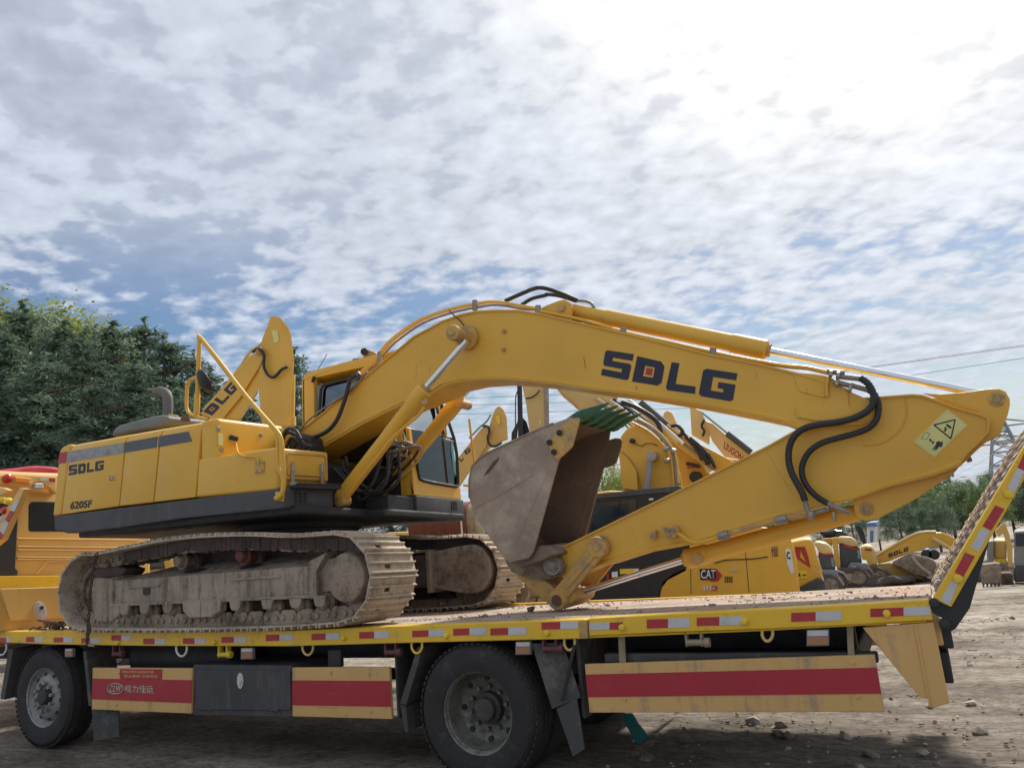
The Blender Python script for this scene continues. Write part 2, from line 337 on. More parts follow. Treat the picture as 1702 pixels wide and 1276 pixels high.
def P_(name, pts, Y0, Y1, mat, par, wd=.006, seg=2, smooth=None, label=None, ref=None):
    bm = new(); pp(bm, pts, Y0, Y1, wd, seg, ref); return obj(name, bm, mat, par, smooth, label)
def C_(name, p0, p1, r_, mat, par, r1_=None, seg=24, wd=.004, smooth=40):
    bm = new(); cyl(bm, p0, p1, r_, r1_, seg, wd); return obj(name, bm, mat, par, smooth)
def T_(name, P, r_, mat, par, seg=10, sm=6, corr=0):
    bm = new(); tube(bm, P, r_, seg, sm, corr); return obj(name, bm, mat, par, 50)
def B_(name, d, mat, par, wd=.01, seg=2, smooth=None, label=None):
    bm = new(); box(bm, *d, wd, seg); return obj(name, bm, mat, par, smooth, label)
# --- lettering
LET = {'S': [(.06,0),(1,0),(1,.25),(.3,.25),(.3,.38),(.93,.38),(1,.45),(1,.93),(.93,1),(0,1),(0,.75),(.7,.75),(.7,.62),(.07,.62),(0,.55),(0,.07)],
       'D': [(0,0),(.85,0),(1,.17),(1,.86),(.88,1),(0,1),(0,.0001),(.001,0),(.33,.3),(.33,.72),(.68,.72),(.68,.3),(.33,.2999)],
       'L': [(0,0),(.3,0),(.3,.74),(1,.74),(1,1),(.08,1),(0,.92)],
       'G': [(.08,0),(1,0),(1,.25),(.32,.25),(.32,.74),(.68,.74),(.68,.62),(.5,.62),(.5,.4),(1,.4),(1,.93),(.92,1),(.08,1),(0,.92),(0,.08)]}
def bil(q, u, v):
    a, b, c, d = q; return ((a[0]*(1-u)+b[0]*u)*(1-v)+(d[0]*(1-u)+c[0]*u)*v, (a[1]*(1-u)+b[1]*u)*(1-v)+(d[1]*(1-u)+c[1]*u)*v)
def letters(word, quads, Y, par, mat='ink', th=.003, dot=True):
    for ch, q in zip(word, quads):
        bm = new()
        if ch == 'D':
            for poly in ([(0,0),(.85,0),(1,.17),(1,.3),(0,.3)], [(0,.3),(.33,.3),(.33,.72),(0,.72)], [(.68,.3),(1,.3),(1,.72),(.68,.72)], [(0,.72),(1,.72),(1,.86),(.88,1),(0,1)]):
                pp(bm, [bil(q, u, v) for u, v in poly], Y-th, Y)
        else: pp(bm, [bil(q, u, v) for u, v in LET[ch]], Y-th, Y)
        obj('letter', bm, mat, par)
        if ch == 'D' and dot:
            P_('emblem', [bil(q, u, v) for u, v in ((.4,.36),(.62,.36),(.62,.64),(.4,.64))], Y-th, Y, 'refl_red', par, 0)
def splitq(q, cuts):
    return [(bil(q, a, 0), bil(q, b, 0), bil(q, b, 1), bil(q, a, 1)) for a, b in cuts]
SD4 = [(0,.21),(.25,.45),(.5,.7),(.75,1)]
def text(s, q, Y, par, mat='ink', th=.003, name='lettering', bold=0.0, proj=None):
    cu = bpy.data.curves.new('t', 'FONT'); cu.body = s; cu.extrude = 0; cu.offset = bold; cu.resolution_u = 3
    ob = bpy.data.objects.new('t', cu); COL.objects.link(ob); dg = bpy.context.evaluated_depsgraph_get(); dg.update()
    me = bpy.data.meshes.new_from_object(ob.evaluated_get(dg)); bpy.data.objects.remove(ob)
    if not me.vertices: return None
    xs = [v.co.x for v in me.vertices]; ys = [v.co.y for v in me.vertices]; a, b, c, d = min(xs), max(xs), min(ys), max(ys)
    bm = new(); bm.from_mesh(me)
    for v in bm.verts:
        x, y = bil(q, (v.co.x-a)/(b-a), 1-(v.co.y-c)/(d-c)); v.co = proj(x, y) if proj else W(x, y, Y-th)
    e = bmesh.ops.extrude_face_region(bm, geom=list(bm.faces))
    for g in e['geom']:
        if isinstance(g, bmesh.types.BMVert): g.co += Vector((-th, 0, 0)) if proj else Vector((0, th, 0))
    return obj(name, bm, mat, par)
def rq(x0, y0, x1, y1, sl=0.0):
    return [(x0, y0), (x1, y0+sl*(x1-x0)), (x1, y1+sl*(x1-x0)), (x0, y1)]
exec_parts = []
# ------------------------------------------------------------------ terrain
def gz(x, y):
    z = 0.0
    if y > 3: z = -.058*(min(y, 35)-3)
    if y > 35: z -= .004*(min(y, 400)-35)
    return z
bm = new(); NX, NY = 250, 300
def gy(j): t = j/NY; return -9+(t*24)+(t**6)*330
def gx(i): t = (i/NX)*2-1; return -3+t*13+math.copysign(abs(t)**9*420, t)
V = []
for j in range(NY+1):
    row = []
    for i in range(NX+1):
        x, y = gx(i), gy(j); z = gz(x, y)
        p = Vector((x, y, 0))
        z += (noise.fractal(p*.35, 1, 2, 4)-.0)*.05*(1 if y > 3 else .5)
        if -12 < x < 12 and y < 22:
            z += noise.fractal(p*2.3, 1, 2, 3)*.022
            z += max(0, noise.noise(p*5.5))*.07*max(0, min(1, (x+6)/4))*max(0, min(1, (y+2)/2))
            rut = math.sin((y-1.2)*2.6+noise.noise(p*.5)*1.5); z += rut*.018 if y > 2.5 else 0
        if -9.5 < x < 1 and y < 2.6: z = min(z, -.0)-.004
        row.append(bm.verts.new((x, y, z)))
    V.append(row)
for j in range(NY):
    for i in range(NX): bm.faces.new((V[j][i], V[j][i+1], V[j+1][i+1], V[j+1][i]))
g = obj('ground', bm, 'rock', None, 180, kind='structure')
m = bpy.data.materials.new('ground'); m.use_nodes = True; t = m.node_tree; b = t.nodes['Principled BSDF']; N = t.nodes.new; L = t.links.new
geo = N('ShaderNodeNewGeometry')
def nz(sc, det=6, ro=.65, sxy=None):
    n = N('ShaderNodeTexNoise'); n.inputs['Scale'].default_value = sc; n.inputs['Detail'].default_value = det; n.inputs['Roughness'].default_value = ro
    if sxy: mp = N('ShaderNodeMapping'); mp.inputs['Scale'].default_value = sxy; L(geo.outputs['Position'], mp.inputs[0]); L(mp.outputs[0], n.inputs[0])
    else: L(geo.outputs['Position'], n.inputs[0])
    return n.outputs[0]
cr = N('ShaderNodeValToRGB'); L(nz(.7, 9, .7), cr.inputs[0])
e = cr.color_ramp.elements; e[0].position = .36; e[0].color = (.25, .205, .165, 1); e[1].position = .62; e[1].color = (.62, .555, .48, 1); k = e.new(.48); k.color = (.47, .405, .335, 1)
cr2 = N('ShaderNodeValToRGB'); L(nz(9, 8, .75, (1, 1.8, 1)), cr2.inputs[0]); e = cr2.color_ramp.elements; e[0].position = .36; e[0].color = (.40, .37, .35, 1); e[1].position = .6; e[1].color = (1.15, 1.12, 1.06, 1)
mi = N('ShaderNodeMix'); mi.data_type = 'RGBA'; mi.blend_type = 'MULTIPLY'; mi.inputs[0].default_value = .85; L(cr.outputs[0], mi.inputs[6]); L(cr2.outputs[0], mi.inputs[7]); tk = N('ShaderNodeMapRange'); L(nz(1.0, 5, .6, (.22, 1.6, 1)), tk.inputs[0]); tk.inputs[1].default_value = .38; tk.inputs[2].default_value = .58; tk.inputs[3].default_value = .62; tk.inputs[4].default_value = 1.08
m2 = N('ShaderNodeMix'); m2.data_type = 'RGBA'; m2.blend_type = 'MULTIPLY'; m2.inputs[0].default_value = 1; L(mi.outputs[2], m2.inputs[6]); L(tk.outputs[0], m2.inputs[7]); L(m2.outputs[2], b.inputs['Base Color'])
b.inputs['Roughness'].default_value = .95; b.inputs['Specular IOR Level'].default_value = .2
bp = N('ShaderNodeBump'); bp.inputs['Strength'].default_value = 1; bp.inputs['Distance'].default_value = .08; L(nz(9, 12, .8, (1, 1.3, 1)), bp.inputs['Height']); L(bp.outputs[0], b.inputs['Normal'])
g.data.materials[0] = m
# stones and clods
def rocks(name, spots, mat, lab=None, kind='stuff'):
    bm = new()
    for (x, y, z, s) in spots:
        q = Matrix.Translation((x, y, z)) @ Matrix.Rotation(random.uniform(0, 6.3), 4, 'Z') @ Matrix.Rotation(random.uniform(-.4, .4), 4, 'X') @ Matrix.Diagonal((s, s*random.uniform(.5, .9), s*random.uniform(.3, .6), 1))
        r_ = bmesh.ops.create_icosphere(bm, subdivisions=1, radius=1, matrix=q)
        for v in r_['verts']: v.co += Vector([random.uniform(-.22, .22)*s for _ in range(3)])
    o = obj(name, bm, mat, None, kind=kind); return tag(o, lab, None)
sp = []
for _ in range(6500):
    x = random.uniform(-8, 5); y = random.uniform(1.2, 13) if random.random() < .8 else random.uniform(-1, 2)
    if y < 2.4 and x < -2.3: continue
    s = random.uniform(.005, .022) if random.random() < .95 else random.uniform(.03, .075)
    sp.append((x, y, gz(x, y)+.01, s))
o = rocks('rubble', sp[:3600], 'rock'); tag(o, 'brown stones and clods strewn over the muddy yard ground', 'rubble')
o = rocks('gravel', sp[3600:], 'rock_light'); tag(o, 'pale chips of stone scattered over the yard ground', 'gravel')

# ------------------------------------------------------------------ flatbed truck
TR = thing('flatbed_truck', 'yellow flatbed lorry with red striped side guards carrying the large excavator', 'truck', (-4.5, 1.2, 0))
def dz(x):
    K = [(-9.4, 1.135), (-6.7, 1.085), (-4.6, 1.068), (-2.1, 1.09), (0, 1.13)]
    for (a, za), (b_, zb) in zip(K, K[1:]):
        if x <= b_: return za+(zb-za)*(x-a)/(b_-a)
    return K[-1][1]
DW = 2.36
topF = [(-60,1049.5),(85,1048.8),(250,1048.5),(480,1047.5),(640,1041),(800,1035.5),(972,1028.9)]
botF = [(-60,1065),(85,1070.5),(250,1073),(480,1073.5),(640,1069),(800,1065),(975,1061)]
topR = [(979,1027.4),(1100,1021),(1272,1012),(1400,1005.5),(1544,996)]
botR = [(1551,1030),(1400,1039),(1272,1045),(1100,1051),(979,1056.5)]
rf = P_('side_rail', topF+botF[::-1], 0, .11, 'yellow_rail', TR, .006, label='front length of yellow side rail')
rr_ = P_('side_rail', topR+botR, 0, .11, 'yellow_rail', TR, .006, label='rear length of yellow side rail')
# lip under the rails and plate edge on top
P_('rail_lip', [(979,1056),(1272,1045),(1540,1031),(1540,1033.5),(1272,1048),(979,1060)], .02, .12, 'yellow_rail', rr_, .002)
P_('end_plate', [(962,1032),(975,1030),(976.5,1061),(963,1058.5)], -.006, .1, 'yellow_worn', rf, .002)
# deck plates
SHEAR[0] = .045
xs = [-9.3, -7.6, -6.1, -4.6, -3.2, -2.1, -1.05, -.03]
for a, b_ in zip(xs, xs[1:]):
    bm = new(); n = 6
    for k in range(n):
        xa = a+.004+(b_-a-.008)*k/n; xb = a+.004+(b_-a-.008)*(k+1)/n
        prism(bm, [(xa, .1, dz(xa)-.03), (xb, .1, dz(xb)-.03), (xb, .1, dz(xb)), (xa, .1, dz(xa))], (0, DW-.1, 0))
    bmesh.ops.remove_doubles(bm, verts=bm.verts, dist=.0005)
    obj('deck_plate', bm, 'rock', TR)
# deck material
m = bpy.data.materials.new('deck'); m.use_nodes = True; t = m.node_tree; b = t.nodes['Principled BSDF']; N = t.nodes.new; L = t.links.new
geo = N('ShaderNodeNewGeometry')
cr = N('ShaderNodeValToRGB'); L(nz(2.2, 10, .72, (.5, 1.6, 1)), cr.inputs[0]); e = cr.color_ramp.elements
e[0].position = .34; e[0].color = (.16, .12, .09, 1); e[1].position = .60; e[1].color = (.66, .57, .47, 1); k = e.new(.44); k.color = (.42, .33, .25, 1); k = e.new(.52); k.color = (.60, .45, .34, 1)
rs = N('ShaderNodeMix'); rs.data_type = 'RGBA'; mr = N('ShaderNodeMapRange'); L(nz(1.3, 6, .6), mr.inputs[0]); mr.inputs[1].default_value = .5; mr.inputs[2].default_value = .68; L(mr.outputs[0], rs.inputs[0])
L(cr.outputs[0], rs.inputs[6]); rs.inputs[7].default_value = (.60, .36, .24, 1)
sp2 = N('ShaderNodeMapRange'); L(nz(26, 6, .8), sp2.inputs[0]); sp2.inputs[1].default_value = .36; sp2.inputs[2].default_value = .48; sp2.inputs[3].default_value = .35
mu = N('ShaderNodeMix'); mu.data_type = 'RGBA'; mu.blend_type = 'MULTIPLY'; mu.inputs[0].default_value = 1; L(rs.outputs[2], mu.inputs[6]); L(sp2.outputs[0], mu.inputs[7]); L(mu.outputs[2], b.inputs['Base Color'])
b.inputs['Roughness'].default_value = .85
wv = N('ShaderNodeTexWave'); wv.inputs['Scale'].default_value = 12; wv.inputs['Distortion'].default_value = .3; L(geo.outputs['Position'], wv.inputs[0])
bp = N('ShaderNodeBump'); bp.inputs['Strength'].default_value = .6; bp.inputs['Distance'].default_value = .012; L(wv.outputs['Fac'], bp.inputs['Height'])
bp2 = N('ShaderNodeBump'); bp2.inputs['Strength'].default_value = .9; bp2.inputs['Distance'].default_value = .03; L(nz(14, 9, .75), bp2.inputs['Height']); L(bp.outputs[0], bp2.inputs['Normal']); L(bp2.outputs[0], b.inputs['Normal'])
for o in bpy.data.objects:
    if o.name.startswith('deck_plate'): o.data.materials[0] = m
bm = new(); box(bm, -9.3, -.03, DW+.004, DW+.1, .99, 1.10, .006); obj('side_rail', bm, 'yellow_rail', TR, label='far side rail')
SHEAR[0] = 0
# reflective strips (red half, white half) riding on the rail
RF = [(0,10,18,1059.5,1067),(43,57,70.5,1058,1066.5),(89,105,120,1058.7,1067),(135,149.5,166,1060,1069),(185,201,217,1055,1064),(238,256.6,274,1060.6,1070),(304,323,341,1060,1069.6),
 (368,388.6,409,1058,1067.7),(441.6,464,486,1054.6,1065),(517.7,541,563.7,1053,1063.5),(597,621.5,646,1050,1061),(685,712,739,1047.6,1058.4),(753,780,808.6,1044.4,1055.8),
 (815,844.5,874.6,1043.8,1055.5),(900,931,961,1034,1046),(1035,1013,979,1034,1046),(1075,1110,1145.7,1029,1044),(1158,1195.4,1234,1026,1040),(1315,1355.5,1399,1018,1033),(1446.5,1501.6,1546,1011,1025)]
for a, c, d, y0, y1 in RF:
    sl = 0 if a < 420 else -.035
    rail = rf if a < 970 else rr_
    P_('reflective_strip', rq(min(a, c), y0, max(a, c), y1, sl), -.003, 0, 'refl_red', rail, 0, label='red half of a reflective strip')
    P_('reflective_strip', rq(min(c, d)+.3, y0+sl*(c-a), max(c, d), y1+sl*(c-a), sl), -.003, 0, 'refl_white', rail, 0, label='white half of a reflective strip')
for x, y in [(197,1067),(357.6,1066.5),(571.7,1059.6),(742,1055.5),(909.6,1051),(1034,1042),(1237.7,1032),(1474,1019)]:
    p = W(x, y, -.004); C_('bolt', p+Vector((0, -.022, 0)), p+Vector((0, .01, 0)), .019, 'bright_yellow', rf if x < 970 else rr_, .022, 8, .004)
# tie-down rings
for x, y, mt in [(302,1080,'white'),(511.7,1078,'pale_yellow'),(693,1075,'bright_yellow'),(946.7,1070,'pale_yellow'),(1275.5,1055,'pale_yellow'),(2,1078,'white')]:
    q = [(x-8.5,y-9),(x-8.5,y+1),(x-3.5,y+9),(x+3.5,y+9),(x+8.5,y+1),(x+8.5,y-9)]
    T_('tie_down_ring', [W(a, b_, .03) for a, b_ in q], .0095, mt, TR, 8, 3)
# strap winches under the rail
for x, y, mt in [(195,1084,'winch_red'),(372,1085,'bright_yellow'),(651,1081,'winch_red'),(916,1075,'winch_red'),(1155.6,1064,'winch_beige')]:
    p = W(x, y, .03); s = 1.0; wn_ = None
    bm = new(); cyl(bm, p+Vector((-.06, 0, -.012)), p+Vector((.075, 0, -.012)), .02, None, 14, .003)
    cyl(bm, p+Vector((.055, 0, -.012)), p+Vector((.09, 0, -.012)), .029, None, 14, .003)
    for dx in (-.055, .04): box(bm, p.x+dx-.007, p.x+dx+.007, -.01+.03, .07, p.z-.035, p.z+.06, .002)
    obj('strap_winch', bm, mt, TR, 40)
# marker lamps
for x, y, ww, hh in [(114,1084.6,13,14),(410,1086,20,19),(869,1077,25,22),(1359,1060,37,27)]:
    fr = P_('marker_lamp', rq(x-ww/2, y-hh/2, x+ww/2, y+hh/2, -.02), .02, .05, 'far_grey', TR, .003)
    P_('lens', rq(x-ww/2+1.5, y-2, x+ww/2-1.5, y+hh/2-2, -.02), .015, .02, 'lamp_orange', fr, .001)
    P_('reflector', rq(x-ww/2+1.5, y-hh/2+1, x+ww/2-1.5, y-3, -.02), .015, .02, 'refl_white', fr, .001)
# side guards: three bands each
def guard(q, bl, br, mats=('tan', 'red', 'tan'), Y=.03, holes=()):
    """q: quad; bl/br: y of band edges on left and right"""
    (x0, y0), (x1, y1), (x2, y2), (x3, y3) = q
    ls = [(x0+(x3-x0)*(v-y0)/(y3-y0), v) for v in [y0]+bl+[y3]]; rs_ = [(x1+(x2-x1)*(v-y1)/(y2-y1), v) for v in [y1]+br+[y2]]
    p = P_('side_guard', q, Y, Y+.03, 'tan', TR, .004)
    P_('red_band', [ls[1], rs_[1], rs_[2], ls[2]], Y-.003, Y, 'red', p, 0)
    for x, y in holes:
        c = W(x, y, Y-.008); C_('bolt', c, c+Vector((0, .012, 0)), .012, 'tan', p, None, 8, .002)
    return p
g1 = guard([(153.7,1109.4),(319.7,1110),(317.5,1185.3),(152.3,1178.3)], [1127,1161.3], [1129.7,1168], holes=[(196,1118.5),(193,1171)])
guard([(485.7,1109),(646.8,1108),(651,1194.5),(486,1190)], [1130,1171.3], [1131,1174], holes=[(613.5,1119.6),(615,1182),(549,1109+8),(573,1188-1)])
guard([(971.6,1103.5),(1453.5,1087.6),(1470,1182),(979.7,1183.9)], [1120.4,1158], [1108.8,1152], holes=[(1033.5,1112.5),(1417,1101),(1038,1161.5),(1426,1157)])
P_('notice_plate', px('H', (706,395),(953,397),(950,456),(706,452)), .024, .03, 'red', g1, .001)
text('粉粒物料运输车辆', px('H', (720,403),(905,404),(905,420),(720,419)), .024, g1, 'pale_yellow', .001)
text('禁止攀爬 注意安全', px('H', (730,428),(930,429),(930,446),(730,444)), .024, g1, 'pale_yellow', .001)
# emblem: ellipse outline with three letters, then four characters
bm = new(); c = px('H', (680,510))[0]; ring = []
P = [W(c[0]+13*math.cos(a), c[1]+8.6*math.sin(a), .022) for a in [i*math.pi/16 for i in range(33)]]; tube(bm, P, .0045, 6, 0); obj('logo_ring', bm, 'badge', g1)
text('CLW', px('H', (650,490),(716,491),(708,531),(644,530)), .027, g1, 'badge', .003, bold=.012)
text('程力佳运', px('H', (733,490),(900,492),(905,540),(733,532)), .027, g1, 'badge', .003, bold=.012)
# toolbox
tb = P_('toolbox', [(321,1104),(484.5,1105.5),(485.5,1192),(319.5,1188)], .05, .55, 'charcoal', TR, .008)
P_('toolbox_door', [(326,1113),(482,1114.5),(483,1180),(325,1179)], .038, .05, 'charcoal', tb, .005)
p = W(398.6,1131,.03); bm = new()
for k, (r1_, r2_, d) in enumerate(((.036, .064, 0), (.020, .036, -.006))):
    V_ = [p+Vector((r1_*math.cos(a), d, r2_*math.sin(a))) for a in [i*math.pi/10 for i in range(20)]]; prism(bm, V_, (0, .012, 0), .003)
obj('latch', bm, 'silver', tb)
for x, y in ((344,1177.5),(455,1179.5)): P_('hinge', rq(x-7, y-2, x+7, y+2), .03, .05, 'charcoal', tb, .002)
# fuel tank, chassis, cross members
C_('air_tank', (-6.95, .45, .80), (-5.6, .45, .80), .20, 'black', TR, None, 32, .02)
B_('chassis_rail', (-10.3, -.5, .68, .76, .74, .98), 'black', TR); B_('chassis_rail', (-10.3, -.5, 1.6, 1.68, .74, .98), 'black', TR)
SHEAR[0] = .045
for k in range(15):
    x = -9.1+k*.62; B_('cross_member', (x, x+.08, .11, DW-.02, dz(x)-.11, dz(x)-.032), 'black', TR, .004)
SHEAR[0] = 0
C_('axle', (-2.96, .5, .5), (-2.96, 1.9, .5), .09, 'black', TR); B_('axle_housing', (-3.2, -2.72, 1.05, 1.4, .3, .72), 'black', TR, .08)
C_('axle', (-7.97, .4, .5), (-7.97, 2.0, .5), .07, 'black', TR)
C_('drive_shaft', (-7, 1.2, .55), (-3.1, 1.2, .5), .05, 'black', TR)
for y in (.8, 1.55):
    bm = new(); 
    for k in range(5): prism(bm, [(-3.65+.06*k, y, .62-.022*k), (-2.96, y, .50-.022*k), (-2.27-.06*k, y, .62-.022*k), (-2.27-.06*k, y, .64-.022*k), (-2.96, y, .52-.022*k), (-3.65+.06*k, y, .64-.022*k)], (0, .08, 0))
    obj('leaf_spring', bm, 'black', TR)
for x, y in ((1033,1100),(1413,1085)): # hanging straps that carry the long guard
    P_('guard_bracket', [(x-6,y-45),(x+5,y-46),(x+8,y+22),(x-3,y+22)], .065, .075, 'winch_beige', TR, .002)
P_('guard_bracket', [(545,1080),(566,1080),(566,1108),(545,1108)], .2, .24, 'charcoal', TR, .002)
B_('guard_beam', (-2.0, -.35, .1, .16, .80, .86), 'charcoal', TR)
B_('far_guard', (-7.2, -3.7, DW-.05, DW-.02, .50, .98), 'tan', TR); B_('far_guard', (-2.1, -.4, DW-.05, DW-.02, .56, .98), 'tan', TR); B_('far_guard_stay', (-6.0, -5.9, DW-.1, DW-.05, .6, 1.0), 'black', TR)
B_('spare_rack', (-2.0, -.5, .5, 2.0, .62, .80), 'black', TR, .02)
# rear corner bracket and lamps
rb = P_('rear_bracket', px('K', (115,485),(515,452),(605,910),(500,940),(495,880),(440,880)), .02, .05, 'tan', TR, .004)
bm = new(); pts = px('K', (405,475),(420,475),(500,930),(490,935)); pp(bm, pts, .012, .02, .002); obj('fold', bm, 'tan', rb)
p = W(1566,1080,.1); B_('tail_lamp', (p.x-.03, p.x+.03, .08, .4, .70, .86), 'black', TR, .01); B_('tail_lamp', (p.x-.01, p.x+.06, .08, .4, .88, 1.0), 'black', TR, .01)
SHEAR[0] = .045; B_('rear_beam', (-.1, -.01, .06, DW, .90, 1.05), 'tan', TR)
B_('rear_bracket', (-.3, -.02, DW-.05, DW, .6, 1.03), 'tan', TR); SHEAR[0] = 0
# wheels
def wheel(cx_, y0, rr, concave=True, dual=True, tmat='tyre'):
    """y0: outer tyre face"""
    c = Vector((cx_, 0, rr)); sg = 1
    wl_ = []
    bm = new(); r_ = rr
    pr_ = [(.29, .045), (.30, .01), (.34, 0), (.40, -.008), (.45, .0), (.475, .02), (.495, .045), (.50, .06), (.50, .11), (.49, .113), (.49, .125), (.50, .128), (.50, .17), (.49, .173), (.49, .185), (.50, .188), (.50, .235), (.492, .25), (.46, .275), (.36, .28), (.30, .26), (.29, .24)]
    lathe(bm, (cx_, y0, rr), (0, 1, 0), [(a*rr/.5 if a > .31 else a*.94, b_) for a, b_ in pr_], 64, True)
    # shoulder lugs
    for k in range(60):
        a = 2*math.pi*k/60
        for yy in (y0+.032, y0+.247):
            q = Matrix.Translation((cx_, yy, rr)) @ Matrix.Rotation(a, 4, 'Y') @ Matrix.Translation((0, 0, rr*.982))
            bmesh.ops.create_cube(bm, size=1, matrix=q @ Matrix.Diagonal((rr*.066, .04, rr*.026, 1)))
    ty = obj('wheel', bm, tmat, TR, 30)
    bm = new()
    if concave:
        lathe(bm, (cx_, y0, rr), (0, 1, 0), [(a_*.94, b_) for a_, b_ in [(.283, .03), (.298, .02), (.302, .028), (.290, .045), (.275, .055), (.265, .10), (.25, .17), (.235, .19), (.215, .195), (.20, .20), (.12, .215), (.0, .215)]], 56)
        ri = obj('rim', bm, 'rim_dark', ty, 40)
        bm = new(); lathe(bm, (cx_, y0, rr), (0, 1, 0), [(a_*.94, b_) for a_, b_ in [(0, .10), (.07, .103), (.083, .112), (.088, .15), (.115, .16), (.12, .22)]], 36); obj('hub', bm, 'hub', ty, 40)
        bm = new()
        for k in range(10):
            a = 2*math.pi*k/10+.2; q = Vector((cx_+0.1457*math.cos(a), y0+.17, rr+0.1457*math.sin(a))); cyl(bm, q, q+Vector((0, .05, 0)), .016, None, 6)
        obj('wheel_nut', bm, 'rim_dark', ty, kind='stuff')
        bm = new()
        for k in range(8):
            a = 2*math.pi*k/8; q = Vector((cx_+0.2087*math.cos(a), y0+.178, rr+0.2087*math.sin(a))); cyl(bm, q, q+Vector((0, .02, 0)), .019, None, 12)
        obj('hand_hole', bm, 'black', ty, kind='stuff')
    else:
        lathe(bm, (cx_, y0, rr), (0, 1, 0), [(a_*.94, b_) for a_, b_ in [(.285, .02), (.298, .01), (.302, .02), (.285, .035), (.262, .075), (.25, .08), (.235, .06), (.21, .045), (.185, .035), (.15, .032), (.13, .03), (.125, .06), (.0, .06)]], 56)
        ri = obj('rim', bm, 'rim_light', ty, 40)
        bm = new(); lathe(bm, (cx_, y0, rr), (0, 1, 0), [(a_*.94, b_) for a_, b_ in [(0, -.02), (.06, -.018), (.075, -.005), (.08, .05)]], 30); obj('hub', bm, 'hub', ty, 40)
        bm = new()
        for k in range(10):
            a = 2*math.pi*k/10+.2; q = Vector((cx_+0.1335*math.cos(a), y0-.008, rr+0.1335*math.sin(a))); cyl(bm, q, q+Vector((0, .05, 0)), .019, .016, 6, .002)
        obj('wheel_nut', bm, 'rim_light', ty, kind='stuff')
        bm = new()
        for k in range(10):
            a = 2*math.pi*k/10+.5; q = Vector((cx_+0.2087*math.cos(a), y0+.046, rr+0.2087*math.sin(a))); cyl(bm, q, q+Vector((0, .02, 0)), .02, None, 12)
        obj('hand_hole', bm, 'black', ty, kind='stuff')
    return ty
wheel(-2.97, .03, .475, True)
bm = new()
def plain_tyre(cx_, y0, rr, nm='wheel'):
    bm = new(); lathe(bm, (cx_, y0, rr), (0, 1, 0), [(.0, .1), (.27, .1), (.30, .01), (.40, 0), (.475, .02), (.50, .06), (.50, .22), (.475, .26), (.40, .28), (.30, .27), (.29, .18), (0, .18)], 48)
    return obj(nm, bm, 'tyre', TR, 30)
plain_tyre(-2.97, .33, .475); plain_tyre(-2.97, 1.78, .475); plain_tyre(-2.97, 2.08, .475)
wheel(-7.97, .06, .475, False); plain_tyre(-7.97, 2.06, .475)
# mudguards and flaps
P_('mudguard', px('H', (488,290),(508,290),(542,610),(522,612)), .04, .34, 'flap', TR, .003)
P_('mud_flap', px('H', (540,632),(700,640),(700,790),(552,820)), .12, .13, 'flap', TR, .002)
P_('mudguard', px('H', (50,275),(78,280),(25,575),(0,570)), .04, .34, 'flap', TR, .003)
P_('mudguard', px('I', (1397,218),(1560,212),(1655,500),(1505,560)), .05, .06, 'flap', TR, .002)
P_('mud_flap', px('I', (1528,560),(1635,505),(1675,770),(1615,810)), .045, .055, 'flap', TR, .002)
P_('flap_stay', px('I', (1612,225),(1632,222),(1562,520),(1548,520)), .02, .03, 'black', TR, .002)
P_('mudguard', px('I', (800,235),(830,232),(740,540),(708,530)), .05, .40, 'flap', TR, .002)
P_('mud_flap', px('I', (708,535),(738,545),(752,680),(735,682)), .06, .4, 'flap', TR, .002)
B_('mudguard', (-2.2, -2.17, .1, .7, .45, .98), 'flap', TR); B_('mud_flap', (-2.2, -2.18, 1.6, 2.3, .2, .98), 'flap', TR); B_('mud_flap', (-3.7, -3.68, .1, .7, .4, .98), 'flap', TR)
# folded rear ramp
rp = [(1550.6,994.6),(1581,1009),(1760,695),(1760,645)]
ra = P_('ramp', rp, 0, .09, 'yellow_rail', TR, .006, label='yellow tail ramp folded up, taped red and white')
rp0 = [W(x, y, 0) for x, y in rp]
dr = (rp0[3]-rp0[0]).normalized(); nr = Vector((dr.z, 0, -dr.x))
L_ = (rp0[3]-rp0[0]).length
def rpt(s, d, y): return rp0[0]+dr*s+nr*d+Vector((0, y, -.045*y))
bm = new(); prism(bm, [rpt(.02, .015, .095), rpt(L_, .015, .095), rpt(L_, .04, .095), rpt(.02, .04, .095)], (0, DW-.2, -.045*(DW-.2))); obj('ramp_plate', bm, 'rust', ra)
bm = new(); prism(bm, [rpt(0, 0, DW-.09), rpt(L_, 0, DW-.09), rpt(L_, .12, DW-.09), rpt(0, .12, DW-.09)], (0, .09, 0)); obj('ramp_rail', bm, 'yellow_rail', ra)
mk('ramp_grip', (.52, .43, .35), .85, dirt=(.27, .21, .17), amt=.5, var=.25, bump=.8, scale=6)
for k in range(int(L_/.062)):
    s = .03+k*.062
    bm = new()
    for j in range(9):
        y0_ = .1+j*(DW-.2)/9; hgt = .006+random.uniform(-.003, .006); of = .018 if j % 2 else 0
        prism(bm, [rpt(s+of, .016, y0_), rpt(s+of+.034, .016, y0_), rpt(s+of+.030, -.0-hgt, y0_), rpt(s+of+.006, -hgt, y0_)], (0, (DW-.2)/9-.012, -.045*((DW-.2)/9-.012)))
    obj('grip_bar', bm, 'ramp_grip' if random.random() < .7 else 'grip', ra)
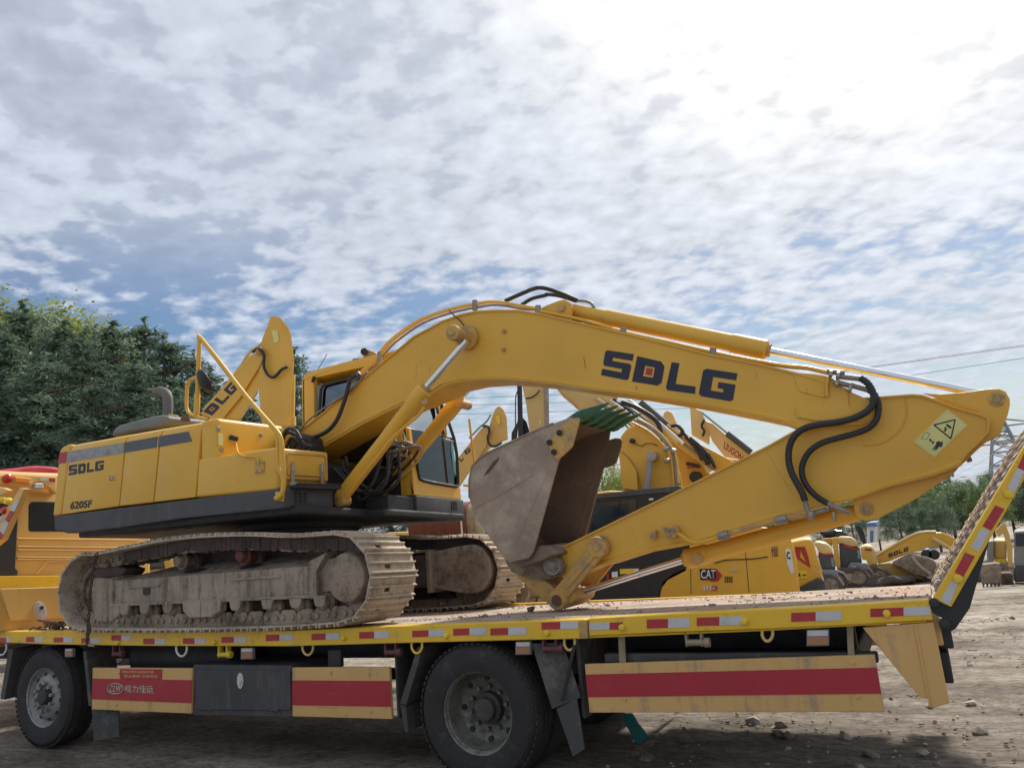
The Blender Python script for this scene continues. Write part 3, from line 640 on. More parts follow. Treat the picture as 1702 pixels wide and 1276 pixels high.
for col_, q in [('refl_white', [(755,920),(800,925),(745,1070),(685,1040)]), ('refl_red', [(840,742),(902,765),(830,892),(776,866)]), ('refl_white', [(940,592),(996,608),(928,735),(875,712)]),
                ('refl_red', [(1030,447),(1086,472),(1003,605),(950,577)]), ('refl_white', [(1165,218),(1212,232),(1150,372),(1103,345)]), ('refl_red', [(1225,90),(1290,110),(1210,235),(1168,212)])]:
    P_('reflective_strip', px('L', *q), -.003, 0, col_, ra, 0, label=('red' if col_ == 'refl_red' else 'white')+' reflective strip on the ramp rail')
for x, y in px('L', (797,903),(1112,378)):
    p = W(x, y, -.004); C_('bolt', p+Vector((0, -.022, 0)), p+Vector((0, .01, 0)), .022, 'bright_yellow', ra, None, 10, .004)
P_('ramp_arm', px('L', (970,700),(1000,640),(870,1090),(780,1220),(740,1240),(695,1228),(678,1190),(745,1085)), .012, .05, 'black', ra, .004)
P_('ramp_hinge', px('L', (622,1042),(650,1032),(755,1088),(715,1160),(675,1140),(640,1120),(620,1075)), .015, .06, 'black', ra, .004)
for x, y in px('L', (718,1190),(648,1055)): C_('hinge_pin', W(x, y, -.005), W(x, y, .08), .026, 'black', ra, None, 18)
# green sheet hanging below, top-level thing
bm = new(); prism(bm, [W(x, y, .9) for x, y in px('J', (378,640),(425,640),(455,690),(492,735),(488,765),(450,782),(420,735),(395,690))], (0, .03, 0), .006); o = obj('plastic_sheet', bm, 'teal', None); tag(o, 'torn teal plastic sheet hanging under the lorry behind the rear wheel', 'plastic sheet')
# cab: its back wall faces the load
CX = -9.45
def pc(x, y, X=CX): return WX(x, y, X)
zt = 2.95
cabm = B_('cab', (-11.3, CX, .02, 2.42, .9, 2.90), 'cab_yellow', TR, .06, 3, 40)
RIBS = [((125,572),(985,583)), ((125,628),(985,640)), ((125,652),(985,656)), ((120,702),(720,712)), ((120,717),(640,723))]
for (xa, ya), (xb, yb) in RIBS:
    bm = new(); prism(bm, [WX(x, y, CX+.02) for x, y in px('M', (xa, ya-4), (xb, yb-4), (xb, yb+4), (xa, ya+4))], (-.03, 0, 0), .006); obj('rib', bm, 'cab_yellow', cabm)
bm = new(); q = [pc(x, y, CX+.012) for x, y in px('M', (222,312),(370,312),(470,318),(470,524),(215,524),(204,505),(206,335))]; prism(bm, q, (-.03, 0, 0), .012); obj('window', bm, 'dark_glass', cabm)
bm = new(); q = [pc(x, y, CX+.014) for x, y in px('M', (330,725),(610,722),(610,740),(345,745),(265,830),(245,830))]; prism(bm, q, (-.015, 0, 0), .003); obj('moulding', bm, 'cab_yellow', cabm)
bm = new(); q = [pc(x, y, CX+.05) for x, y in px('M', (-120,290),(135,300),(110,780),(130,800),(125,832),(-120,840))]; prism(bm, q, (-.04, 0, 0), .01); obj('side_fairing', bm, 'black', cabm)
bm = new(); prism(bm, [pc(x, y, CX+.10) for x, y in px('M', (-60,838),(420,836),(420,918),(-60,922))], (-.05, 0, 0), .004); obj('headboard', bm, 'yellow_rail', TR)
# roof light beam, tarpaulin, lamps
bmv = [pc(x, y, CX+.14) for x, y in px('M', (-120,130),(30,122),(60,115),(400,135),(400,255),(355,215),(300,175),(245,172),(215,220),(0,190),(-120,180))]
bm = new(); prism(bm, bmv, (-.10, 0, 0), .01); beam = obj('light_beam', bm, 'cab_yellow', TR)
bm = new(); prism(bm, [pc(x, y, CX+.08) for x, y in px('M', (170,222),(400,250),(400,262),(165,236))], (-.2, 0, 0), .006); obj('shelf', bm, 'tan', TR)
def facex(name, pts, X, th, mat, par, wd=.006):
    bm = new(); prism(bm, [pc(x, y, X) for x, y in pts], (-th, 0, 0), wd); return obj(name, bm, mat, par)
facex('lamp', px('M', (102,132),(222,145),(218,190),(104,178)), CX+.165, .03, 'cab_yellow', beam); facex('lens', px('M', (112,140),(214,150),(212,182),(114,172)), CX+.18, .02, 'amber', beam)
def disc(x, y, X, r_, mat, par, name='lamp'):
    p = pc(x, y, X); bm = new(); lathe(bm, p, (1, 0, 0), [(0, .02), (r_*.7, .014), (r_, 0), (r_, -.03)], 24); return obj(name, bm, mat, par, 40)
x, y = px('M', (57,150))[0]; disc(x, y, CX+.16, .055, 'lamp_red', beam)
facex('tape', px('M', (268,140),(345,147),(345,165),(290,163)), CX+.145, .005, 'refl_white', beam, 0); facex('tape', px('M', (347,147),(390,150),(390,172),(350,168)), CX+.145, .005, 'refl_red', beam, 0)
wlamp = facex('work_lamp', px('M', (246,180),(306,180),(308,222),(248,220)), CX+.2, .06, 'zinc', beam, .01)
for i in range(3):
    for j in range(2):
        x, y = px('M', (259+18*i, 192+17*j))[0]; disc(x, y, CX+.205, .017, 'white', wlamp, 'lens')
bm = new(); P = [pc(x, y, CX-.05) for x, y in px('M', (50,122),(75,95),(130,78),(200,62),(270,58),(340,62),(420,70),(420,140),(50,122))]; prism(bm, P, (-1.3, 0, .05), .05, 3)
o = obj('tarpaulin', bm, 'tarp_red', None, 60); tag(o, 'red tarpaulin folded on the roof of the lorry cab', 'tarpaulin')
# slanting taped bracket at the left edge with lamps
br = P_('lamp_bracket', px('M', (140,215),(172,222),(10,580),(-60,640),(-60,520)), -.02, .05, 'cab_yellow', TR, .004)
for c_, q in (('refl_red', [(70,375),(100,385),(60,460),(35,440)]), ('refl_white', [(108,300),(134,308),(100,383),(70,373)]), ('refl_white', [(33,442),(58,462),(22,545),(0,520)]), ('refl_red', [(0,522),(22,547),(8,580),(-20,575)])):
    P_('reflective_strip', px('M', *q), -.024, -.02, c_, br, 0)
for (x, y), mt, r_ in ((px('M', (52,310))[0], 'lamp_yellow', .04), (px('M', (24,376))[0], 'lamp_red', .04), (px('M', (5,435))[0], 'white', .03), (px('M', (8,300))[0], 'lamp_yellow', .035)):
    p = W(x, y, -.03); bm = new(); lathe(bm, p, (0, -1, 0), [(0, .03), (r_*.7, .022), (r_, 0), (r_, -.03)], 20); obj('lamp', bm, mt, br, 40)
P_('lamp_guard', px('M', (-60,205),(20,215),(62,232),(10,262),(-60,262)), .0, .05, 'cab_yellow', TR, .004)
# yellow chest on the deck front
ch = thing('storage_chest', 'yellow steel chest with oval chrome latch on the front of the deck', 'chest', (-8.9, 1.2, 1.13))
XB = -8.55
def fx(name, pts, X, th, mat, par, wd=.01, crop='M'):
    bm = new(); prism(bm, [WX(x, y, X) for x, y in px(crop, *pts)], (-th, 0, 0), wd); return obj(name, bm, mat, par)
fx('body', [(-30,935),(60,925),(480,915),(500,1190),(410,1215),(-30,1232)], XB, .55, 'cab_yellow', ch, .012)
fx('lid', [(2,925),(420,915),(480,915),(480,1130),(75,1155)], XB+.03, .03, 'cab_yellow', ch, .008)
p = WX(*px('M', (289,1082))[0], XB+.04); bm = new()
for r1_, r2_, d in ((.062, .095, 0), (.04, .065, .012)): prism(bm, [p+Vector((d, r1_*math.cos(a)+(-.3*r2_*math.sin(a)), r2_*math.sin(a))) for a in [i*math.pi/12 for i in range(24)]], (-.015, 0, 0), .004)
obj('latch', bm, 'silver', ch); bm = new(); prism(bm, [p+Vector((.016, .022*math.cos(a), .03+.018*math.sin(a))) for a in [i*math.pi/8 for i in range(16)]], (-.015, 0, 0)); obj('keyhole', bm, 'black', ch)
# dirt lumps on the deck
sp = []
for _ in range(1300):
    x = random.uniform(-4.2, -.05); y = random.uniform(.1, 2.3)**1.0; s = random.uniform(.004, .013) if random.random() < .93 else random.uniform(.013, .026)
    if noise.noise(Vector((x*1.3, y*2.2, 0))) < random.uniform(-.15, .35): continue
    sp.append((x, y, dz(x)+.003-.045*y, s))
for _ in range(260): x = random.uniform(-9.2, -4.2); sp.append((x, random.choice((random.uniform(.12, .3), random.uniform(.6, 1.9))), dz(x)+.003, random.uniform(.004, .02)))
o = rocks('deck_dirt', sp, 'rock'); tag(o, 'dried mud crumbs lying on the lorry deck', 'dirt')
for x, y, r_ in ((882,1013,.045),(829,1011,.03),(806,1027,.05),(1335,1014,.0)):
    if r_: p = WZ(x, y, 1.04); o = rocks('mud_clod', [(p.x, p.y, p.z+.01, r_)], 'rock', None, None); tag(o, {882: 'brown mud clod on the deck just left of the bucket linkage', 829: 'small mud clod on the deck right of the far track', 806: 'flat mud clod near the deck edge under the far track'}[x], 'clod')
# ------------------------------------------------------------------ the excavator on the deck
EX = thing('excavator', 'large yellow excavator standing on the lorry deck with its boom folded forward', 'excavator', (-5.6, 1.2, 1.09))
# tracks
pathpts = [(-7.20, 1.115), (-6.4, 1.098), (-5.6, 1.088), (-4.7, 1.09), (-4.15, 1.105)]
right = [(-4.085+.34*math.sin(a), 1.447-.34*math.cos(a)) for a in [R(15*i) for i in range(1, 12)]]
top = [(-4.12, 1.788), (-4.55, 1.797), (-5.0, 1.842), (-5.6, 1.872), (-6.1, 1.868), (-6.5, 1.842)]
left = [(-7.17-.385*math.sin(a), 1.462+.352*math.cos(a)) for a in [R(15*i) for i in range(-1, 12)]]
loop = pathpts+right+top+left
LP_ = smoothpath([Vector((x, 0, z)) for x, z in loop+[loop[0]]], 5)
acc = [0]
for a, b_ in zip(LP_, LP_[1:]): acc.append(acc[-1]+(b_-a).length)
NS = 46; PITCH = acc[-1]/NS
def along(s):
    s %= acc[-1]
    for i in range(len(acc)-1):
        if acc[i+1] >= s: return LP_[i].lerp(LP_[i+1], (s-acc[i])/max(1e-9, acc[i+1]-acc[i]))
SHEAR[0] = .0
bm = new(); hp = PITCH/2-.002
# local frame: x along travel, z outward; plate z -.008..0, grousers to +.024
for (xa, xb, ya, yb) in ((-hp, hp, -.30, .03), (-hp, hp, .10, .30), (-hp, -hp+.045, .03, .10), (hp-.075, hp, .03, .10)):
    box(bm, xa, xb, ya, yb, -.012, 0)
for gx_ in (-hp+.012, 0.0, hp-.016):
    w_ = .008
    prism(bm, [(gx_-w_-.004, -.30, 0), (gx_+w_+.004, -.30, 0), (gx_+w_*.6, -.30, .024), (gx_-w_*.6, -.30, .024)], (0, .6, 0), .002, 1)
shoe_src = obj('track_shoe', bm, 'shoe', None)
bm = new(); oct_ = [(-hp*1.1,.0),(-hp*1.1,-.075),(-hp*.9,-.108),(-hp*.6,-.118),(-hp*.1,-.112),(hp*.35,-.118),(hp*.75,-.105),(hp*.93,-.07),(hp*.93,.0)]
for yy in (-.135, .10): prism(bm, [(x, yy, z-.012) for x, z in oct_], (0, .035, 0), .004, 1)
for xx in (-hp*.6, hp*.55): cyl(bm, (xx, -.15, -.068), (xx, .15, -.068), .022, None, 10)
link_src = obj('track_link', bm, 'mud', None)
shoe_off = shoe_src.location.copy(); link_off = link_src.location.copy()
first = True
for ty_ in (.215, 2.21):
    for k in range(NS):
        s = (k+.5)*PITCH; a = along(s-PITCH*.42); b_ = along(s+PITCH*.42); p = (a+b_)/2; d = (b_-a).normalized()
        out = Vector((d.z, 0, -d.x)) if True else None    # travel is right along the bottom: outward = down
        jit = random.uniform(-.002, .002)
        M_ = Matrix.Translation(Vector((p.x, ty_+jit, p.z-.045*ty_+.006))) @ Matrix.Rotation(-.045, 4, 'X') @ Matrix((d, out.cross(d), out)).transposed().to_4x4()
        sh = inst('track_shoe', shoe_src, M_ @ Matrix.Translation(shoe_off), EX)
        lk = link_src.copy(); COL.objects.link(lk); lk.name = 'track_link'; lk.parent = sh; lk.matrix_parent_inverse = Matrix.Identity(4); lk.matrix_basis = Matrix.Translation(link_off-shoe_off)
        WO[lk.name] = p
for ty_ in (.215, 2.21):
    bm = new(); rr_nd = random.Random(5)
    for k in range(150):
        s = acc[-1]*(.30+.52*k/150); a = along(s-.012); b_ = along(s+.020)
        if a.z < 1.45: continue
        d = (b_-a).normalized(); out = Vector((d.z, 0, -d.x)); dp = .10+.03*noise.noise(Vector((k*.13, ty_, 0)))+.008*rr_nd.random(); y_ = -.175+.012*rr_nd.random()
        prism(bm, [Vector((q.x, ty_+y_, q.z-.045*ty_))-out*h for q, h in ((a, .006), (b_, .006), (b_, dp), (a, dp))], (0, -2*y_, 0.045*2*y_))
    obj('caked_mud', bm, 'mud_dark', EX, kind='stuff')
bpy.data.objects.remove(shoe_src); bpy.data.objects.remove(link_src)
SHEAR[0] = .045
for dy, near in ((0, True), (2.0, False)):
    s_ = 1 if near else -1; cy_ = .215+dy*.9975
    Yf = lambda y: y if near else 2.43-y      # mirrored for the far track
    fr = new()
    # main beam (side profile z by x), near face Y .10
    def yprism(bm, pts, ya, yb, wd=.004): prism(bm, [(x, min(Yf(ya), Yf(yb)), z) for x, z in pts], (0, abs(yb-ya), 0), wd)
    yprism(fr, [(-6.93, 1.335), (-4.47, 1.325), (-4.47, 1.56), (-6.93, 1.55)], .07, .36, .012)
    beam_ = obj('track_frame', fr, 'mud_frame', EX)
    bm = new()
    ya, yb, yc = Yf(.07), Yf(.40), Yf(.40)
    for q in ([(-6.93, .072, 1.552), (-4.47, .072, 1.562), (-4.47, .40, 1.67), (-6.4, .40, 1.67)],): 
        q = [(x, Yf(y), z) for x, y, z in q]; prism(bm, q, (0, 0, -.03))
    obj('sloped_plate', bm, 'mud_frame', beam_)
    bm = new(); yprism(bm, [(-6.95, 1.318), (-4.46, 1.308), (-4.46, 1.335), (-6.95, 1.345)], .045, .38, .004); obj('bottom_flange', bm, 'mud_frame', beam_)
    bm = new(); yprism(bm, [(-4.475, 1.30), (-4.40, 1.31), (-4.40, 1.52), (-4.28, 1.66), (-4.475, 1.60)], .05, .40, .006); obj('motor_bracket', bm, 'mud_frame', beam_)
    bm = new(); yprism(bm, [(-4.46, 1.34), (-4.15, 1.37), (-4.15, 1.62), (-4.46, 1.60)], .12, .36, .006); obj('rear_arm', bm, 'mud_frame', beam_)
    # small ledges and slots on the near face
    bm = new(); yprism(bm, [(-6.70, 1.475), (-6.28, 1.478), (-6.28, 1.492), (-6.70, 1.49)], .058, .075, .003); yprism(bm, [(-5.36, 1.485), (-4.80, 1.483), (-4.80, 1.505), (-5.36, 1.505)], .055, .075, .003); obj('ledge', bm, 'mud_frame', beam_)
    bm = new(); yprism(bm, [(-6.51, 1.42), (-6.49, 1.405), (-6.43, 1.405), (-6.41, 1.42), (-6.41, 1.472), (-6.51, 1.472)], .064, .075, 0); obj('slot', bm, 'black', beam_)
    for xa in (-6.06, -5.36):
        bm = new(); q = [(xa-.02, Yf(.16), 1.588), (xa+.05, Yf(.12), 1.575), (xa+.20, Yf(.13), 1.580), (xa+.24, Yf(.20), 1.603), (xa+.15, Yf(.24), 1.616), (xa+.03, Yf(.23), 1.610)]; prism(bm, q, (0, 0, .004)); obj('slot', bm, 'black', beam_)
    # idler end housing
    bm = new(); yprism(bm, [(-7.21, 1.20), (-7.08, 1.165), (-6.95, 1.175), (-6.82, 1.235), (-6.82, 1.335), (-6.93, 1.345), (-6.93, 1.565), (-6.99, 1.585), (-7.19, 1.60), (-7.26, 1.57), (-7.24, 1.42)], .05, .34, .025); obj('idler_housing', bm, 'mud_frame', beam_)
    bm = new(); lathe(bm, (-7.15, Yf(.11), 1.48), (0, s_, 0), [(0, .0), (.20, .0), (.30, .01), (.315, .03), (.315, .20), (.30, .22), (0, .22)], 40); obj('idler_wheel', bm, 'mud', EX, 40)
    bm = new(); yprism(bm, [(-7.3, 1.62), (-7.15, 1.70), (-6.95, 1.70), (-6.80, 1.66), (-6.86, 1.60), (-7.25, 1.58)], .09, .33, .02); obj('track_guide', bm, 'mud_dark', beam_)
    # final drive and sprocket
    if near:
        bm = new(); lathe(bm, (-4.035, -.035, 1.452), (0, 1, 0), [(0, -.012), (.05, -.01), (.16, .0), (.182, .008), (.192, .03), (.195, .16), (.25, .18), (.25, .26), (0, .26)], 48); obj('final_drive', bm, 'mud', EX, 40)
    else:
        bm = new(); lathe(bm, (-4.035, 2.33, 1.475), (0, -1, 0), [(0, 0), (.19, 0), (.195, .16), (0, .16)], 48); obj('final_drive', bm, 'mud', EX, 40)
        # inner D-shaped motor cover
        q = [(-4.50, 1.30), (-4.50, 1.66), (-4.15, 1.70)]+[(-4.05+.24*math.cos(a), 1.47+.24*math.sin(a)) for a in [R(80-20*i) for i in range(10)]]+[(-4.2, 1.25)]
        bm = new(); prism(bm, [(x, 1.87, z) for x, z in q], (0, .25, 0), .015); mc = obj('motor_cover', bm, 'mud_frame', EX)
        q2 = [(-4.44, 1.34), (-4.44, 1.60), (-4.14, 1.645)]+[(-4.06+.185*math.cos(a), 1.47+.185*math.sin(a)) for a in [R(80-20*i) for i in range(10)]]+[(-4.18, 1.29)]
        bm = new(); prism(bm, [(x, 1.86, z) for x, z in q2], (0, .02, 0), .004); obj('cover_plate', bm, 'mud', mc)
        bm = new(); prism(bm, [(-4.52, 1.80, 1.26), (-4.47, 1.80, 1.26), (-4.47, 1.80, 1.68), (-4.52, 1.80, 1.68)], (0, .3, 0), .006); obj('bracket', bm, 'mud_frame', beam_)
        bm = new(); prism(bm, [(-5.3, 1.84, 1.33), (-4.52, 1.84, 1.33), (-4.52, 1.84, 1.64), (-5.3, 1.84, 1.64)], (0, .2, 0), .01); obj('inner_beam', bm, 'mud_dark', beam_)
        bm = new(); prism(bm, [(-5.3, 1.82, 1.63), (-4.9, 1.82, 1.645), (-4.5, 1.82, 1.665), (-4.5, 1.82, 1.69), (-4.9, 1.82, 1.665), (-5.3, 1.82, 1.655)], (0, .25, 0), .004); obj('beam_flange', bm, 'mud_frame', beam_)
    sp_ = []
    for k in range(46):
        a = 2*math.pi*k/46; r_ = .30 if k % 2 else .26; sp_.append((-4.09+r_*math.cos(a), cy_-.03, 1.447+r_*math.sin(a)))
    bm = new(); prism(bm, sp_, (0, .06, 0), .004, 1); obj('sprocket', bm, 'mud_dark', EX)
    bm = new(); yprism(bm, [(-6.9, 1.19), (-4.35, 1.19), (-4.35, 1.33), (-6.9, 1.33)], .30, .37, 0); obj('recess_shade_plate', bm, 'black', beam_)  # black plate added so the gaps between the rollers read as shade
    # rollers
    for x in (-6.74, -6.46, -6.15, -5.30, -4.93, -4.62, -4.36):
        bm = new(); lathe(bm, (x, Yf(.06), 1.262), (0, s_, 0), [(0, 0), (.042, 0), (.05, .01), (.055, .05), (.085, .06), (.088, .09), (.07, .10), (.07, .21), (.088, .22), (.085, .25), (.055, .26), (.05, .31), (0, .31)], 24)
        ro = obj('track_roller', bm, 'mud', EX, 40)
        bm = new(); yprism(bm, [(x-.065, 1.265), (x-.045, 1.235), (x+.03, 1.235), (x+.05, 1.265), (x+.06, 1.325), (x-.075, 1.325)], .045, .085, .006); obj('roller_bracket', bm, 'mud_frame', ro)
    bm = new(); yprism(bm, [(-5.93, 1.325), (-5.45, 1.32), (-5.46, 1.235), (-5.56, 1.19), (-5.84, 1.19), (-5.92, 1.25)], .02, .10, .008); yprism(bm, [(-5.72, 1.325), (-5.69, 1.325), (-5.69, 1.195), (-5.72, 1.195)], .012, .02, .002); obj('track_guard', bm, 'mud_frame', EX)
    for x in (-6.09, -5.30):
        bm = new(); lathe(bm, (x, Yf(.09), 1.69), (0, s_, 0), [(0, 0), (.045, 0), (.052, .012), (.055, .05), (.078, .055), (.08, .075), (.062, .08), (.062, .17), (.078, .18), (.078, .2), (0, .2)], 28)
        c_ = obj('carrier_roller', bm, 'mud' if x < -6 else 'rust', EX, 40)
        bm = new(); yprism(bm, [(x-.05, 1.62), (x+.1, 1.62), (x+.1, 1.72), (x-.03, 1.72)], .25, .30, .004); obj('roller_bracket', bm, 'mud_dark', c_)
# car body
B_('car_body', (-6.35, -4.85, .42, 2.0, 1.45, 1.80), 'mud_dark', EX, .05)
bm = new(); lathe(bm, (-5.62, 1.22, 1.78), (0, 0, 1), [(0, 0), (.62, 0), (.62, .08), (.56, .09), (.56, .16), (.60, .165), (.60, .27), (0, .27)], 48); obj('swing_ring', bm, 'black', EX, 40)
bm = new()
for k in range(40):
    a = 2*math.pi*k/40; q = Vector((-5.62+.59*math.cos(a), 1.22+.59*math.sin(a), 1.86)); cyl(bm, q, q+Vector((0, 0, .02)), .012, None, 6)
obj('ring_bolt', bm, 'mud', EX, kind='stuff')
# upper frame
B_('upper_frame', (-7.55, -4.62, .10, 2.38, 2.0, 2.075), 'black', EX, .02)
B_('upper_frame', (-4.9, -4.40, 1.0, 2.42, 1.99, 2.06), 'black', EX, .02)
SHEAR[0] = 0
sk = P_('side_skirt', px('B', (120,684),(1145,558),(1182,556),(1190,560),(1190,650),(1140,657),(700,700),(400,745),(160,770),(118,755),(112,740)), .0, .10, 'charcoal', EX, .012, 3)
# curved belly below the skirt
bm = new(); q = [(0.02, 2.085), (.10, 2.055), (.5, 2.045), (.5, 2.07), (.12, 2.09)]
prism(bm, [(-7.72, y, z) for y, z in q], (2.9, 0, -.005), .004); obj('belly_plate', bm, 'black', EX)
# counterweight
sh_ = lambda x, z: x+(z-2.24)*.13
bm = new(); prism(bm, [(-7.81, .02, 2.10), (-7.70, .02, 2.08), (-7.70, .02, 2.238), (-7.835, .02, 2.238)], (0, 2.38, 0), .012, 3); obj('counterweight_base', bm, 'charcoal', EX)
bm = new(); q = [W(x, y, .02) for x, y in px('B', (78,690),(118,684),(164,342),(150,343),(124,356),(112,372),(104,440))]; prism(bm, q, (0, 2.40, 0), .03, 4); cw = obj('counterweight', bm, 'yellow', EX, 40)
P_('sticker', px('B', (113,383),(150,377),(142,432),(104,437)), .016, .02, 'refl_red', cw, 0)
# engine doors: YZ profile swept along X, seams open
def door(name, tl, tr, br_, bl_, mat='yellow', par=None):
    q = [W(x, y, 0) for x, y in (tl, tr, br_, bl_)]
    bm = new(); rows = []
    prof = [(0, 0), (0, .82), (.006, .90), (.03, .965), (.075, .995), (.30, 1.03), (.30, 0)]
    ra_, rb_ = [], []
    for yy, f_ in prof:
        a = q[3].lerp(q[0], f_); b_ = q[2].lerp(q[1], f_); ra_.append(Vector((a.x, yy, a.z))); rb_.append(Vector((b_.x, yy, b_.z)))
    A_ = [bm.verts.new(v) for v in ra_]; B__ = [bm.verts.new(v) for v in rb_]; n = len(A_)
    fs = [bm.faces.new(A_), bm.faces.new(B__[::-1])]+[bm.faces.new((A_[i], B__[i], B__[(i+1) % n], A_[(i+1) % n])) for i in range(n)]
    bmesh.ops.recalc_face_normals(bm, faces=fs); bev(bm, [e for e in bm.edges], .006, 2)
    return obj(name, bm, mat, par or EX, 50)
d1 = door('engine_door', *px('B', (168,339),(431,291),(398,640),(123,681)))
d2 = door('engine_door', *px('B', (437,290),(600,261),(563,621),(403,639)))
d3 = door('engine_door', *px('B', (606,260),(797,229),(766,597),(569,620)))
P_('decal', px('B', (150,378),(420,335),(416,385),(146,433)), -.003, 0, 'stripe_worn', d1, 0)
P_('decal', px('B', (425,334),(586,305),(580,358),(420,384)), -.003, 0, 'stripe', d2, 0)
P_('decal', px('B', (592,304),(733,281),(752,328),(586,357)), -.003, 0, 'stripe', d3, 0)
letters('SDLG', splitq(px('B', (159,444),(326,420),(323,466),(156,493)), [(0,.23),(.27,.48),(.52,.72),(.76,1)]), 0, d1, dot=False)
text('6205F', px('B', (166,618),(270,610),(266,645),(163,657)), 0, d1, 'ink', bold=.03)
hd = P_('door_handle', px('B', (342,485),(388,480),(388,528),(339,534)), -.004, 0, 'yellow', d1, .001); P_('handle_recess', px('B', (350,492),(380,489),(379,518),(349,521)), -.007, -.004, 'yellow_worn', d1, .001); P_('lock', px('B', (358,498),(368,497),(367,512),(357,513)), -.011, -.007, 'zinc', d1, .001)
# engine hood and things on top
SHEAR[0] = .045; B_('hood', (-7.62, -5.70, .22, 2.34, 2.3, 2.955), 'yellow', EX, .03, 3, 40); SHEAR[0] = 0
hb = P_('engine_cover', px('B', (352,305),(375,262),(395,248),(560,205),(600,200),(632,205),(628,245),(600,262)), .55, 1.7, 'hood_grey', EX, .05, 4, 40)
T_('exhaust_pipe', [W(x, y, .95) for x, y in px('A', (1045,880),(1047,800),(1045,750),(1030,725),(1000,714),(975,722))], .055, 'pipe_grey', EX, 20)
C_('filler_cap', W(285.5,706,.75), W(288.5,689,.75), .052, 'yellow', EX, .05)
C_('beacon', W(308,700,.6), W(309,692,.6), .05, 'winch_red', EX, .045)
# front box (upper)
fb = new(); box(fb, -5.69, -5.47, .005, .86, 2.50, 2.925, .045, 4); fbo = obj('fuel_tank_cover', fb, 'yellow', EX, 40)
def fxp(name, pts, X, th, mat, par, wd=.003, crop='B'):
    bm = new(); prism(bm, [WX(x, y, X) for x, y in px(crop, *pts)], (-th, 0, 0), wd); return obj(name, bm, mat, par)
fxp('sticker', [(877,288),(900,290),(902,350),(880,348)], -5.466, .003, 'sign_yellow', fbo, 0)
for x, y in px('B', (882,266),(897,370),(1085,297)): p = WX(x, y, -5.46); C_('bolt', p, p-Vector((.02, 0, 0)), .022, 'zinc', fbo, None, 12)
T_('cable', [WX(x, y, -5.44) for x, y in px('B', (950,312),(965,350))]+[W(x, y, -.02) for x, y in px('B', (975,385),(1000,400),(1040,402),(1068,412),(1072,440))], .008, 'yellow', EX, 8)
C_('plug', WX(*px('B', (936,308))[0], -5.46), WX(*px('B', (970,318))[0], -5.40), .024, 'black', EX)
P_('bracket', px('B', (1055,425),(1098,420),(1096,478),(1052,483)), -.012, 0, 'yellow_worn', EX, .003)
for x, y in px('B', (1064,432),(1088,430),(1062,473),(1087,470)): C_('bolt', W(x, y, -.022), W(x, y, -.01), .009, 'zinc', EX, None, 8, .001)
# lower toolbox
lb = new(); p0 = W(*px('B', (779,412))[0], 0); p1 = W(*px('B', (1185,356))[0], 0); p2 = W(*px('B', (1190,556))[0], 0); p3 = W(*px('B', (769,600))[0], 0)
prism(lb, [p0, Vector((-4.76, 0, 2.565)), Vector((-4.76, 0, 2.20)), p3], (0, .63, 0), .03, 4); lbo = obj('tool_locker', lb, 'yellow', EX, 40)
bm = new(); box(bm, -4.77, -4.725, .05, .62, 2.285, 2.555, .035, 4); obj('locker_lid', bm, 'yellow', lbo, 40)
bm = new(); box(bm, -4.735, -4.72, .10, .57, 2.32, 2.52, .012, 3); obj('lid_panel', bm, 'yellow', lbo, 40)
T_('lid_rib', [Vector((-4.722, y, z)) for y, z in ((.10, 2.33), (.56, 2.33), (.575, 2.345), (.575, 2.50), (.56, 2.515), (.10, 2.515), (.085, 2.50), (.085, 2.345), (.10, 2.33))], .009, 'yellow_worn', lbo, 8, 0)
for y in (.125, .49):
    bm = new(); box(bm, -4.722, -4.70, y, y+.035, 2.26, 2.42, .004); cyl(bm, (-4.70, y+.017, 2.44), (-4.70, y+.017, 2.36), .012); box(bm, -4.73, -4.69, y-.01, y+.05, 2.235, 2.27, .004); obj('latch', bm, 'zinc', lbo, 40)
# dark step and front skirt
bm = new(); box(bm, -4.80, -4.70, .02, .64, 2.04, 2.225, .015, 3); fs_ = obj('front_skirt', bm, 'charcoal', EX, 40)
bm = new(); box(bm, -4.74, -4.60, .10, .64, 2.205, 2.235, .006); box(bm, -4.64, -4.60, .10, .64, 2.235, 2.25, .003); obj('step', bm, 'black', EX)
for y in (.14, .20, .26): B_('vent_slot', (-4.702, -4.694, y, y+.035, 2.09, 2.18), 'black', fs_, .004)
# handrail
hr = [(x, y) for x, y in px('A', (1245,385))]
T_('handrail', [W(x, y, -.04) for x, y in [(326,692),(329,640),(331.5,566),(334,562.5),(372,611),(410,660),(452,708),(461,718),(467,730),(469.5,760),(471.5,800),(468,822),(458,828)]], .021, 'yellow', EX, 14, 2)
T_('handrail', [W(x, y, -.04) for x, y in [(461,722),(462,760),(463,778),(468,788),(471,800)]], .016, 'yellow', EX, 12, 4)
P_('rail_foot', px('B', (1152,570),(1195,575),(1190,618),(1152,612)), -.012, .0, 'yellow', EX, .004)
C_('rail_collar', W(326.5,688,-.04), W(328,655,-.04), .027, 'yellow', EX)
T_('mirror_arm', [W(x, y, -.04) for x, y in [(345,697),(325,692),(313,685),(310,672),(310.5,650),(312,638),(318,630),(330,627)]], .016, 'yellow', EX, 12, 4)
p = W(338.5,634,-.06); bm = new(); lathe(bm, p, Vector((.35, .75, .45)), [(0, -.03), (.05, -.028), (.10, -.01), (.115, .01), (.11, .02), (0, .02)], 36); mr_ = obj('mirror', bm, 'black', EX, 40)
